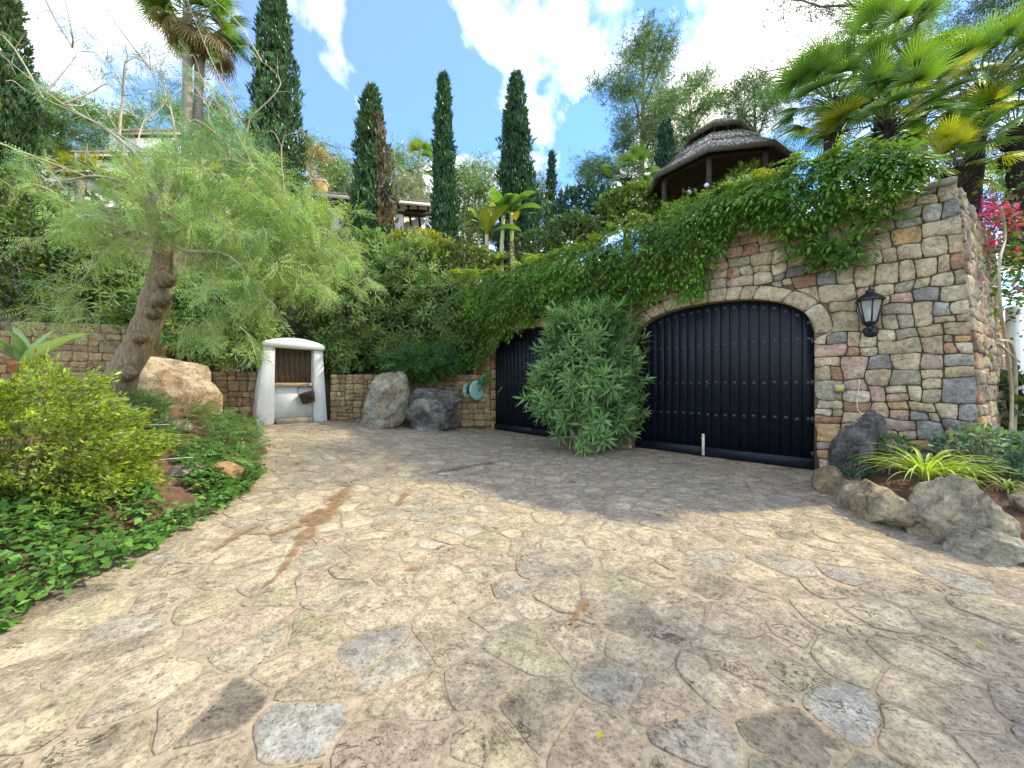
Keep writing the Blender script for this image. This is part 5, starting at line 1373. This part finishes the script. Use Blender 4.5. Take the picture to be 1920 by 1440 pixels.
# wisteria over the garage wall
def wall_tz(px, py, off=0.3):
    k = (px - CX) / F
    p0 = W0 + NW * off
    t = (p0[0] - k * p0[1]) / (k * DW[1] - DW[0]); Y = p0[1] + DW[1] * t
    return t, EYE + (CY - py) / F * Y
def wisteria():
    rng = np.random.default_rng(501)
    lo = sorted(wall_tz(*q) for q in [(1735, 335), (1700, 352), (1660, 380), (1560, 402), (1480, 440), (1420, 425), (1370, 440), (1330, 485), (1290, 535), (1240, 555), (1200, 575), (1175, 600), (1150, 590), (1050, 585), (1000, 608), (950, 640), (920, 665), (890, 690), (862, 715), (820, 690), (790, 640)])
    hi = sorted(wall_tz(*q) for q in [(1735, 310), (1690, 285), (1600, 280), (1530, 295), (1480, 315), (1380, 350), (1280, 385), (1150, 428), (1050, 472), (950, 498), (850, 510), (790, 540)])
    lo = np.array(lo); hi = np.array(hi)
    t = thing('wisteria_vine', 'thick green wisteria draped along the top of the garage wall', 'vine', wmap(3.0, 2.9, 0.1)[()])
    n = 5900
    u = rng.uniform(lo[0, 0], lo[-1, 0], n); zl = np.interp(u, lo[:, 0], lo[:, 1]) + 0.14 + 0.10 * wave(u, u * 0.3, 4.0, 91); zh = np.interp(u, hi[:, 0], hi[:, 1]) + 0.10 * wave(u, u * 0.2, 5.0, 92)
    f = rng.uniform(0, 1, n) ** 0.92; z = zl + (zh - zl) * f
    bulge = 0.16 + 0.42 * np.sin(np.clip(f, 0, 1) * math.pi * 0.85) + 0.14 * wave(u, z, 4.5, 93)
    back = rng.random(n) < 0.30
    d = np.where(back, rng.uniform(-1.3, 0.3, n), bulge * rng.uniform(0.65, 1.05, n))
    z = np.where(back, np.maximum(z, WTOP + 0.08 + 0.35 * rng.random(n)) * 1.0, z)
    z = np.where(back, np.minimum(z, zh + 0.05), z); d = np.where(back & (z < WTOP + 0.02), bulge, d)
    pos = wmap(u, z, d)
    # trailing pieces
    extra = []
    for (px, py, sx, sy, m) in ((1590, 455, 16, 14, 26), (1560, 475, 26, 10, 26), (1530, 440, 22, 16, 22), (1500, 455, 18, 12, 14), (1300, 545, 14, 10, 14), (1190, 598, 12, 10, 12), (1320, 520, 16, 14, 16), (905, 700, 16, 10, 20), (1640, 395, 20, 8, 14)):
        for _ in range(m):
            a, b = wall_tz(px + rng.normal(0, sx), py + rng.normal(0, sy), 0.12); extra.append(wmap(a, b, rng.uniform(0.06, 0.2)))
    pos = np.concatenate([pos, np.array(extra)]); n = len(pos); f = np.concatenate([f, np.full(len(extra), 0.1)]); back = np.concatenate([back, np.zeros(len(extra), bool)])
    nw = np.array([NW[0], NW[1], 0]); dw = np.array([DW[0], DW[1], 0])
    ax = unit(nw * 0.75 + dw * rng.normal(0, 0.75, n)[:, None] + np.array([0, 0, 1.0]) * (rng.normal(-0.35, 0.3, n) + np.where(f > 0.85, 0.5, 0))[:, None])
    hint = nw * 0.55 + np.array([0, 0, 1.0]) + rng.normal(0, 0.3, (n, 3))
    tone = 0.35 * wave(pos[:, 0] * 1.0, pos[:, 2], 3.0, 95)
    C = rcol((0.125, 0.255, 0.042), n, rng, 0.22, 0.10) * np.exp(tone)[:, None]
    sunlit_tops = (f > 0.86) & (rng.random(n) < 0.6); C[sunlit_tops] = rcol((0.28, 0.37, 0.05), sunlit_tops.sum(), rng, 0.2, 0.1)  # upper leaves coloured lighter: sunlight on the top edge put into the colour
    sc = rng.uniform(0.19, 0.32, n)
    front = np.where(~back)[0]; so = front[np.argsort(pos[front] @ np.array([0, 1.0, 0]) - 2.0 * sc[front] * 3 - 0.8 * ((pos[front] - wmap(0, 0, 0)[None]) @ nw))][:300]
    ms = []
    for q in TP['wist']:
        for g in (0.8, 1.0, 1.25): ms.append(new_mesh('compound_leaf', q[0], q[1], M['leaf'], np.array((0.125, 0.255, 0.042)) * q[2] * g))
    fr = frames(ax[so], hint[so])
    for k, i in enumerate(so):
        o = link('compound_leaf', ms[rng.integers(0, len(ms))], t); m4 = Matrix(np.array(fr[k]).T.tolist()).to_4x4() @ Matrix.Scale(float(sc[i]), 4); m4.translation = Vector(pos[i] - ORIG[t.name]); o.matrix_local = m4
    rest = np.setdiff1d(np.arange(n), so); L = Leaves(); scatter(L, 'wist', pos[rest], ax[rest], hint[rest], sc[rest], C[rest], rng)
    V, Fc, C = L.data(); part('foliage', V, Fc, M['leaf'], t, C, kind='stuff')
    st = MB()
    for k in range(26):
        a = rng.uniform(-0.5, 7.6); L_ = [wmap(a + q * rng.uniform(0.3, 0.5), np.interp(a, lo[:, 0], lo[:, 1]) + 0.15 + rng.uniform(0, 0.7), rng.uniform(0.07, 0.22)) for q in range(4)]; st.tube(spline(L_, 12), 0.012, 5, False)
    a0 = 8.0; st.tube(spline([wmap(8.05, 0, 0.15), wmap(8.0, 1.2, 0.2), wmap(7.8, 2.4, 0.15), wmap(7.2, 3.3, 0.2)], 14), np.linspace(0.07, 0.04, 14), 8)
    part('stems', st.V(), st.f, M['bark'], t, kind='stuff')
    pd = MB()
    for k in range(110):                                                  # hanging seed pods
        i = front[rng.integers(0, len(front))]; p = pos[i] + nw * 0.06; 
        if f[i] > 0.6: continue
        L_ = rng.uniform(0.09, 0.15); pd.tube([p, p + np.array([0.004, 0, -L_ * 0.5]), p + np.array([0.0, 0.0, -L_])], [0.004, 0.010, 0.003], 5)
    part('seed_pods', pd.V(), pd.f, M['cream'], t, kind='stuff')
wisteria()
# the wisteria's back foliage keeps to the terrace; scrub covers the hill behind
def scrub():
    rng = np.random.default_rng(510); n = 26000
    i = rng.integers(0, nr, n); jd = rng.uniform(0.3, 44, n); x = np.empty(n); y = np.empty(n); z = np.empty(n)
    for k in range(3):
        col_ = HV[:, :, k]; a = np.array([np.interp(jd[m], ds, col_[i[m]]) for m in range(n)]); (x, y, z)[k][:] = a
    x += rng.normal(0, 0.4, n); m = (np.abs(x / np.maximum(y, 1)) < 1.7) & (y > 3); 
    m &= ~((x > -12) & (x < -3.2) & (y > 14.5) & (y < 23.5)); m &= ~((x > 0) & (jd < 9) & (i < 40))
    x, y, z, jd = x[m], y[m], z[m], jd[m]; n = len(x); hgt = 0.25 + 0.5 * np.clip(wave(x, y, 0.9, 97) + 0.4, 0, 1.2) * np.clip(jd / 14, 0.5, 1.6)
    pos = np.stack([x, y, z + hgt * rng.uniform(0.05, 1, n)], 1); tone = 0.4 * wave(x, y, 0.5, 98)
    C = rcol((0.12, 0.165, 0.04), n, rng, 0.25, 0.15) * np.exp(tone)[:, None]
    L = Leaves(); scatter(L, 'plume', pos, unit(rdir(n, rng) + np.array([0, 0, 0.8])), rdir(n, rng), rng.uniform(0.3, 0.6, n) * (0.7 + jd / 30), C, rng)
    V, Fc, C = L.data(); o = link('hillside_scrub', new_mesh('hillside_scrub', V, Fc, M['leaf'], C)); o['kind'] = 'stuff'; tag(o, 'green scrub covering the slope behind the garden', 'scrub')
scrub()

# golden conifer shrub on the left
def golden_conifer():
    rng = np.random.default_rng(520); c = P(22, 862, 3.3); n = 19000
    t = thing('golden_conifer', 'broad yellow green feathery conifer shrub in the left bed', 'shrub', (c[0], c[1], 0.5))
    d = rdir(n, rng); rad = np.array([0.84, 0.62, 0.70]); lay_ = 1 + 0.17 * np.sin(d[:, 2] * 13 + 2.5 * np.sin(d[:, 0] * 4)) + 0.12 * np.sin(d[:, 0] * 11 + d[:, 1] * 9) + rng.normal(0, 0.05, n)
    pos = c + np.array([0, 0.1, -0.02]) + d * rad * (lay_ * np.where(rng.random(n) < 0.75, rng.uniform(0.88, 1.02, n), rng.uniform(0.5, 0.9, n)))[:, None]
    ax = unit(d * np.array([1, 1, 0.35]) + np.array([0.25, -0.1, 0.10]) + rng.normal(0, 0.3, (n, 3))); C = rcol((0.29, 0.37, 0.045), n, rng, 0.32, 0.08)
    L = Leaves(); scatter(L, 'plume', pos, ax, np.array([0, 0, 1.0]) + rng.normal(0, 0.4, (n, 3)), rng.uniform(0.05, 0.105, n), C, rng)
    V, Fc, C = L.data(); part('foliage', V, Fc, M['leaf'], t, C)
    m = MB()
    for j in range(0, n, 420): m.tube(spline([np.array([c[0], c[1], 0.3]), (np.array([c[0], c[1], 0.3]) + pos[j]) / 2 + np.array([0, 0, -0.1]), pos[j]], 6), np.linspace(0.03, 0.006, 6), 4, False)
    part('branches', m.V(), m.f, M['bark'], t)
golden_conifer()

# ground cover in the left bed
def ground_cover():
    rng = np.random.default_rng(530)
    n = 8600; y = rng.uniform(1.2, 5.4, n); w = np.interp(y, [1.2, 2.2, 3.4, 4.3, 5.4], [2.2, 1.3, 1.05, 0.75, 0.8]); dd = rng.uniform(-0.22, 1, n) ** 1.0 * w
    x = edge_x(y) - dd + 0.06 * wave(y, y * 0, 6.0, 71); dens = wave(x, y, 3.2, 72) + 0.75 - np.clip((dd - 0.65) * 1.1, 0, 2)
    m = (dens > 0) ; x, y, dd = x[m], y[m], dd[m]; n = len(x)
    hh = 0.06 + 0.16 * np.clip(wave(x, y, 5.0, 73) + 0.6, 0, 1.4) * np.clip(1.2 - abs(dd - 0.25), 0.3, 1)
    z = np.maximum(left_bed_z(x, y), zg(x, y)) + hh * rng.uniform(0.15, 1.0, n)
    pos = np.stack([x, y, z], 1); ax = unit(np.stack([rng.normal(0.4, 0.8, n), rng.normal(-0.3, 0.8, n), rng.normal(0.0, 0.35, n)], 1))
    C = rcol((0.095, 0.21, 0.04), n, rng, 0.3, 0.1); L = Leaves(); scatter(L, 'broad', pos, ax, np.array([0, 0, 1.0]) + rng.normal(0, 0.45, (n, 3)), rng.uniform(0.045, 0.088, n), C, rng)
    V, Fc, C = L.data(); o = link('ivy_ground_cover', new_mesh('ivy_ground_cover', V, Fc, M['leaf'], C)); o['kind'] = 'stuff'; tag(o, 'trailing green ivy spilling over the edge of the paving', 'ground cover')
    # ferny weeds below the boulder
    n = 2600; px = rng.uniform(225, 490, n); py = rng.uniform(790, 925, n); k = wave(px / 60, py / 40, 2.2, 81); m = k > -0.15; px, py = px[m], py[m]; n = len(px); pos = []
    for a, b in zip(px, py):
        Y = np.interp(b, [780, 925], [8.6, 4.7]); p = P(a, b, Y); p[2] = max(float(left_bed_z(p[0], p[1])), float(zg(p[0], p[1]))) + rng.uniform(0.03, 0.28); pos.append(p)
    pos = np.array(pos); C = rcol((0.11, 0.20, 0.05), n, rng, 0.3, 0.1); L = Leaves()
    scatter(L, 'fern', pos, unit(rdir(n, rng) * np.array([1, 1, 0.4]) + np.array([0.1, -0.2, 0.4])), np.array([0, 0, 1.0]) + rng.normal(0, 0.3, (n, 3)), rng.uniform(0.12, 0.24, n), C, rng)
    V, Fc, C = L.data(); o = link('ferny_weeds', new_mesh('ferny_weeds', V, Fc, M['leaf'], C)); o['kind'] = 'stuff'; tag(o, 'low ferny weeds growing between the boulder and the paving', 'ground cover')
    for k, (a, b, Y, l_) in enumerate(((290, 905, 4.2, 0.6), (240, 868, 4.9, 0.8), (110, 975, 3.4, 0.35))):
        p = P(a, b, Y); z = float(left_bed_z(p[0], p[1])) + 0.1; q = MB(); q.tube(spline([(p[0] - l_ / 2, p[1] - 0.1, z - 0.02), (p[0], p[1], z + 0.05), (p[0] + l_ / 2, p[1] + 0.15, z + 0.06)], 8), np.linspace(0.014, 0.007, 8), 5)
        solo('dead_stick', q.V(), q.f, M['twig'], ('pale dead stick lying across the ivy', 'long dry twig under the golden conifer', 'short dry twig in the ivy beside the paving')[k], 'stick')
    # yellow fallen leaves
    for k, (a, b, lb) in enumerate(((1120, 1402, 'yellow leaf lying on a pale grey flagstone'), (1842, 1220, 'tiny yellow leaf beside a dark flagstone near the right bed'))):
        p = gp(a, b); z = float(zg(*p)) + 0.03; tv, tf = T_lance(0.22, 0.1, 0.1); V = tv * 0.05; V = np.stack([V[:, 0] * 0.8 + V[:, 1] * 0.6 + p[0], V[:, 1] * 0.8 - V[:, 0] * 0.6 + p[1], V[:, 2] + z], 1)
        solo('fallen_leaf', V, tf, M['leaf'], lb, 'leaf', col=(0.45, 0.42, 0.04))
ground_cover()

# big single leaves: agave, strap leaves, banana, palms
def blade(path, width, up, fold=0.25, nseg=None):
    """a ribbon leaf with a keel along path; width per point"""
    path = np.asarray(path, float); n = len(path); T = unit(np.gradient(path, axis=0)); side = unit(np.cross(T, np.asarray(up, float)))
    nn = np.cross(side, T); w = np.asarray(width)[:, None]
    V = np.concatenate([path - side * w + nn * w * fold, path - side * w * 0.5 + nn * w * fold * 0.35, path, path + side * w * 0.5 + nn * w * fold * 0.35, path + side * w + nn * w * fold])
    return V, [(k * n + i, (k + 1) * n + i, (k + 1) * n + i + 1, k * n + i + 1) for k in range(4) for i in range(n - 1)]
def arc(b, az, ln, e0, e1, n=9):
    s_ = np.linspace(0, 1, n); e = np.radians(e0 + (e1 - e0) * s_); dx = np.concatenate([[0], np.cumsum(np.cos(e[:-1]))]) / (n - 1) * ln; dz = np.concatenate([[0], np.cumsum(np.sin(e[:-1]))]) / (n - 1) * ln
    return np.stack([b[0] + dx * math.cos(az), b[1] + dx * math.sin(az), b[2] + dz], 1)
def rosette(name, label, cat, b, leaves, mat='leaf'):
    t = thing(name, label, cat, b)
    for (az, ln, e0, e1, w, col, fold) in leaves:
        p = arc(b, az, ln, e0, e1); s_ = np.linspace(0, 1, 9); wd = w * np.clip(np.minimum(0.55 + s_ * 1.6, 1.15 * (1 - s_) ** 0.7 + 0.02), 0.02, 1)
        V, fs = blade(p, wd, (0, 0, 1.0) if abs(e0) < 80 else (-math.cos(az), -math.sin(az), 0.2), fold); part('leaf', V, fs, M[mat], t, np.asarray(col), True)
    return t
ra = np.random.default_rng(540); bA = P(48, 690, 4.7)
lv = [(math.radians(-5), 1.0, 38, 8, 0.12, (0.30, 0.44, 0.20), 0.5), (math.radians(-25), 0.85, 5, -18, 0.13, (0.32, 0.44, 0.16), 0.4)]
for k in range(15): lv.append((ra.uniform(0, 6.28), ra.uniform(0.5, 0.8), ra.uniform(35, 75), ra.uniform(5, 45), ra.uniform(0.05, 0.085), np.array((0.17, 0.29, 0.13)) * ra.uniform(0.7, 1.3), 0.5))
rosette('agave', 'large agave with broad pale green leaves behind the golden conifer', 'agave', bA, lv)
def spider(label, px, py, Y, n, ln, seed, col):
    rng = np.random.default_rng(seed); p = P(px, py, Y)
    rosette('strap_leaf_plant', label, 'plant', p, [(rng.uniform(0, 6.28), ln * rng.uniform(0.7, 1.15), rng.uniform(40, 80), rng.uniform(-75, -25), rng.uniform(0.011, 0.018), np.array(col) * rng.uniform(0.75, 1.3), 0.3) for _ in range(n)])
spider('bright green arching strap leaved plant between the rocks', 1735, 905, 4.05, 80, 0.72, 551, (0.34, 0.46, 0.06))
spider('second strap leaved clump just behind the arching plant', 1790, 905, 4.15, 50, 0.58, 552, (0.30, 0.42, 0.07))
spider('small strap leaved plant on the dark soil beside the pale stones', 1890, 925, 3.75, 22, 0.34, 553, (0.18, 0.30, 0.07))

def banana(label, px, yb, yt, Y, seed, nl, ln, yellow=0.2):
    rng = np.random.default_rng(seed); b, tp_ = P(px, yb, Y), P(px + rng.normal(0, 4), yt, Y); b[2] = min(b[2], hill_z(b[0], b[1])) - 0.1
    t = thing('banana_plant', label, 'banana plant', b)
    m = MB(); m.tube(spline([b, (b + tp_) / 2 + rng.normal(0, 0.05, 3), tp_], 8), np.linspace(0.10, 0.065, 8), 10); part('stem', m.V(), m.f, M['bananastem'], t, smooth=True)
    for k in range(nl):
        az = k * 2.4 + rng.normal(0, 0.3); e0 = rng.uniform(45, 85); p = arc(tp_ - np.array([0, 0, 0.1]), az, ln * rng.uniform(0.75, 1.1), e0, e0 - rng.uniform(40, 90), 11); s_ = np.linspace(0, 1, 11)
        w = 0.20 * np.clip(np.where(s_ < 0.25, 0.08, np.sin((s_ - 0.2) / 0.82 * math.pi) ** 0.6), 0.04, 1); col = np.array((0.33, 0.34, 0.04) if rng.random() < yellow else (0.12, 0.25, 0.05)) * rng.uniform(0.8, 1.25)
        V, fs = blade(p, w, (0, 0, 1.0), 0.35); part('leaf', V, fs, M['palmleaf'], t, col, True)
banana('short banana plant with a big yellowing leaf by the wisteria', 910, 505, 440, 13.2, 561, 7, 1.25, 0.4)
banana('banana plant with upright green leaves, left of the tall pair', 945, 495, 405, 13.4, 562, 8, 1.2, 0.1)
banana('banana plant with yellow arching leaves, right of the tall pair', 962, 495, 400, 13.6, 563, 8, 1.2, 0.45)
for px, py, Y, sd, lb in ((935, 470, 13.0, 570, 'young banana sprout at the foot of the banana stems'), (1000, 480, 12.8, 571, 'pale green broad leaved sprout right of the banana stems')):
    rng = np.random.default_rng(sd); p = P(px, py + 25, Y); rosette('banana_sprout', lb, 'plant', p, [(k * 2.4, rng.uniform(0.5, 0.8), rng.uniform(45, 75), rng.uniform(-20, 20), 0.13, np.array((0.20, 0.30, 0.05)) * rng.uniform(0.8, 1.2), 0.3) for k in range(6)], 'palmleaf')

def fan_frond_mesh(rng, col, nseg=34, pet=0.75, r=0.62, droop=0.25, spread=205):
    L = Leaves(); V = []; fs = []; C = []
    a0 = math.radians(spread) / 2
    for k in range(nseg):
        a = -a0 + 2 * a0 * k / (nseg - 1); d = np.array([math.sin(a), math.cos(a), 0.0]); ln = r * (1 - 0.28 * (abs(a) / a0) ** 2) * rng.uniform(0.93, 1.05); wd = 0.5 * 2 * a0 / nseg
        sd = np.array([math.cos(a), -math.sin(a), 0]); c0 = np.array([0, pet, 0.0]); n0 = len(V)
        for f, wf in ((0.03, 1.0), (0.45, 1.0), (0.75, 0.62), (1.0, 0.04)):
            z = -droop * f * f * r * rng.uniform(0.85, 1.15) + 0.10 * r * f * (abs(a) / a0); q = c0 + d * ln * f + np.array([0, 0, z]); w = wd * ln * min(f, 0.45) * wf * 1.02
            V += [q - sd * w + [0, 0, 0.0], q + [0, 0, 0.014 * (1 if f < 0.9 else 0)], q + sd * w]
            g = rng.uniform(0.85, 1.15) * (0.75 + 0.5 * f); yl = max(0, f - 0.7) * 0.9; C += [np.asarray(col) * g * np.array([1 + yl, 1 + yl * 0.45, 1.0])] * 3
        for s_ in range(3):
            for j in range(2): i = n0 + s_ * 3 + j; fs.append((i, i + 1, i + 4, i + 3))
    n0 = len(V); hw = 0.012
    for y in (0.0, pet * 0.5, pet + 0.05):
        V += [np.array([-hw, y, 0.002]), np.array([hw, y, 0.002]), np.array([0, y, -0.016])]; C += [np.array((0.20, 0.26, 0.06))] * 3
    for s_ in range(2):
        for j in range(3): fs.append((n0 + s_ * 3 + j, n0 + s_ * 3 + (j + 1) % 3, n0 + (s_ + 1) * 3 + (j + 1) % 3, n0 + (s_ + 1) * 3 + j))
    return new_mesh('frond', np.array(V), fs, M['palmleaf'], np.array(C))
rf = np.random.default_rng(580)
FR = {'green': [fan_frond_mesh(rf, (0.13, 0.26, 0.05), droop=rf.uniform(0.15, 0.5)) for _ in range(4)], 'yellow': [fan_frond_mesh(rf, (0.34, 0.38, 0.035), droop=rf.uniform(0.15, 0.5)) for _ in range(3)], 'dry': [fan_frond_mesh(rf, (0.26, 0.19, 0.08), droop=rf.uniform(0.5, 1.1), nseg=18, r=0.55, spread=150) for _ in range(3)]}
def fan_palm(label, head, base, n, scale, seed, yellow=0.15, dry=0, trunk_r=0.13, name='fan_palm', fibre=True, emin=-25):
    rng = np.random.default_rng(seed); head = np.asarray(head, float); base = np.asarray(base, float); t = thing(name, label, 'palm', base)
    m = MB(); m.tube(spline([base - [0, 0, 0.2], (base + head) / 2 + rng.normal(0, 0.03, 3), head], 12), np.linspace(trunk_r * 1.15, trunk_r, 12) * (1 + 0.06 * np.sin(np.arange(12) * 2.4)), 12); part('trunk', m.V(), m.f, M['fibre' if fibre else 'palmtrunk'], t)
    if fibre:
        L = Leaves(); k = 260; a = rng.uniform(0, 6.28, k); o = np.stack([np.cos(a), np.sin(a), np.zeros(k)], 1); L.add(T_quad(0.08), head + o * trunk_r * 0.9 + np.array([0, 0, -1.0]) * rng.uniform(0, 0.7, k)[:, None], unit(o * 0.8 + np.array([0, 0, 0.6]) + rng.normal(0, 0.3, (k, 3))), rdir(k, rng), rng.uniform(0.10, 0.22, k), rcol((0.035, 0.026, 0.02), k, rng)); V, Fc, C = L.data(); part('fibre_sheath', V, Fc, M['needle'], t, C, kind='stuff')
    for k in range(n + dry):
        az = k * 2.3999 + rng.normal(0, 0.25); isd = k >= n; e = math.radians(rng.uniform(-70, -5) if isd else (emin + (80 - emin) * (1 - (k + 0.5) / n)) + rng.normal(0, 6)); d = np.array([math.cos(az) * math.cos(e), math.sin(az) * math.cos(e), math.sin(e)])
        h = np.array([-math.cos(az) * math.sin(e), -math.sin(az) * math.sin(e), math.cos(e)]) + rng.normal(0, 0.18, 3); fr = frames(d[None], h[None])[0]
        ms = FR['dry'] if isd else FR['yellow' if rng.random() < yellow else 'green']; o = link('frond', ms[rng.integers(0, len(ms))], t)
        m4 = Matrix(fr.T.tolist()).to_4x4() @ Matrix.Scale(scale * float(rng.uniform(0.85, 1.12)), 4); m4.translation = Vector(head + d * trunk_r * 0.5 - ORIG[t.name]); o.matrix_local = m4
def tb(px, Y): p = P(px, 0, Y); return np.array([p[0], p[1], hill_z(p[0], p[1])])
fan_palm('fan palm with dark fibrous trunk beside the gazebo eave', P(1562, 190, 7.6), tb(1550, 7.6), 25, 0.92, 591, 0.05)
fan_palm('fan palm with dark fibrous trunk above the middle of the wisteria', P(1660, 232, 6.9), tb(1655, 6.9), 25, 0.9, 592, 0.1)
fan_palm('tall fan palm rising behind the other fan palms', P(1650, 115, 8.2), tb(1665, 8.2), 22, 1.0, 593, 0.06)
fan_palm('yellow green fan palm above the bougainvillea', P(1840, 175, 7.2), tb(1815, 7.4), 26, 0.98, 594, 0.3)
fan_palm('small yellowish fan palm at the end of the garage wall', P(1790, 318, 6.0), tb(1785, 6.0) * np.array([1, 1, 1]), 15, 0.6, 595, 0.55, emin=-35)
fan_palm('low fan palm hanging over the side wall top', P(1905, 240, 6.9), tb(1900, 7.2), 18, 0.88, 596, 0.4)
fan_palm('tall twin fan palm with a shaggy skirt behind the pepper tree, darker trunk', P(352, 20, 15.0), tb(345, 15.0), 22, 1.35, 597, 0.05, 14, 0.15, 'tall_palm', False)
fan_palm('tall twin fan palm with a shaggy skirt behind the pepper tree, leaning trunk', P(378, 45, 15.4), tb(362, 15.4), 22, 1.35, 598, 0.05, 18, 0.15, 'tall_palm', False)
fan_palm('distant palm with dry hanging fronds behind the porch roof', P(787, 315, 26.0), tb(787, 26.0), 16, 1.35, 599, 0.1, 8, 0.2, 'distant_palm', False)
fan_palm('small spiky palm beside the white villa roofs', P(150, 340, 14.0), tb(150, 14.0), 12, 0.8, 600, 0.6, 0, 0.12, 'fan_palm', False)
fan_palm('dark spiky palm below the tall airy pine', P(1175, 335, 13.0), tb(1175, 13.0), 14, 0.75, 601, 0.0, 0, 0.12, 'fan_palm', True)

# bougainvillea, the climbing stems and the gate on the right
def bougainvillea():
    rng = np.random.default_rng(610); t = thing('bougainvillea', 'pink flowering bougainvillea climbing the side wall by the white gate', 'climber', (7.3, 5.8, 0.2))
    m = MB(); Ys = 5.35
    for pth, r in (([(1868, 830), (1872, 740), (1862, 660), (1848, 580), (1845, 500), (1858, 450), (1850, 395)], 0.02), ([(1875, 830), (1880, 720), (1872, 650), (1842, 640)], 0.03), ([(1845, 505), (1885, 508)], 0.012), ([(1842, 645), (1890, 680)], 0.018)):
        L_ = []
        for (px, py) in pth:
            k = (px - CX) / F; s_ = (5.84 - k * 4.76) / (k * 0.559 - 0.829); x, y = 5.84 + 0.829 * s_, 4.76 + 0.559 * s_; L_.append(np.array([x + 0.06, y - 0.10, EYE + (CY - py) / F * y]))
        m.tube(spline(L_, 22), np.linspace(r, r * 0.6, 22), 7)
    part('stems', m.V(), m.f, M['twig'], t, smooth=True)
    L = Leaves()
    for (px, py, Y, sx, sy, n) in ((1890, 440, 6.0, 22, 55, 420), (1905, 520, 6.2, 18, 50, 380), (1860, 520, 5.9, 10, 60, 60), (1850, 640, 5.6, 12, 50, 40)):
        pos = np.array([P(px + rng.normal(0, sx), py + rng.normal(0, sy), Y + rng.normal(0, 0.2)) for _ in range(n)]); L.add(TP['broad'][0], pos, unit(rdir(n, rng) + np.array([0, -0.2, -0.1])), rdir(n, rng) + np.array([-0.3, -0.5, 0.5]), rng.uniform(0.05, 0.10, n), rcol((0.10, 0.17, 0.04), n, rng, 0.3, 0.15))
    V, Fc, C = L.data(); part('foliage', V, Fc, M['leaf'], t, C)
    for (px, py, Y, s_, n) in ((1858, 385, 5.8, 10, 90), (1878, 400, 5.9, 12, 90), (1895, 395, 5.9, 10, 60), (1850, 410, 5.7, 8, 40), (1870, 430, 5.9, 9, 50), (1860, 455, 5.9, 7, 40), (1900, 430, 6.0, 8, 40), (1905, 470, 6.1, 8, 30), (1862, 455, 5.8, 5, 20), (1910, 540, 6.1, 6, 20), (1838, 526, 5.6, 3, 8), (1735, 322, 6.4, 5, 30), (1915, 420, 6.0, 8, 30)):
        L = Leaves(); pos = np.array([P(px + rng.normal(0, s_), py + rng.normal(0, s_), Y + rng.normal(0, 0.08)) for _ in range(n)]); L.add(TP['broad'][0], pos, rdir(n, rng), rdir(n, rng), rng.uniform(0.045, 0.075, n), rcol((0.72, 0.09, 0.27), n, rng, 0.2, 0.05))
        V, Fc, C = L.data(); part('flower_cluster', V, Fc, M['leaf'], t, C, label='bright pink papery flowers', kind='stuff')
bougainvillea()
def gate():
    t = thing('gate', 'white boarded gate at the end of the side wall', 'gate', (9.2, 6.6, 0.0)); a, b = np.array([8.22, 6.22]), np.array([10.4, 5.8]); d = unit(b - a)
    for k in range(14):
        x = a + d * (k * 0.155); m = MB(); n = np.array([-d[1], d[0]]); m.box((x[0], x[1], 1.2), (0.125, 0.03, 2.36 - 0.05 * (k % 2)), np.array([[d[0], d[1], 0], [n[0], n[1], 0], [0, 0, 1.0]]), 0.008); part('board', m.V(), m.f, M['whitepaint'], t)
    for z in (0.4, 1.3, 2.1):
        m = MB(); c = (a + b) / 2 + np.array([-d[1], d[0]]) * 0.045; m.box((c[0], c[1], z), (2.2, 0.05, 0.12), np.array([[d[0], d[1], 0], [-d[1], d[0], 0], [0, 0, 1.0]])); part('rail', m.V(), m.f, M['whitepaint'], t)
    m = MB(); m.box((8.10, 6.22, 1.3), (0.14, 0.14, 2.6), None, 0.01); part('post', m.V(), m.f, M['whitepaint'], t)
gate()

# added big pine, out of view, put here to shade the nearest paving
def added_shade_pine():
    p = np.array([9.4, 0.9]); Y = p[1]; px = CX + F * p[0] / Y
    pine('unseen big pine added beyond the right bed to shade the near paving', px, CY - (11.0 - EYE) / Y * F, CY, 3.3 / Y * F, Y, 640, (0.045, 0.08, 0.03), 26, 20, 0.42, 0.26, 0.26, low=0.36, shape='round', limbup=0.2, h0=0.1)
added_shade_pine()
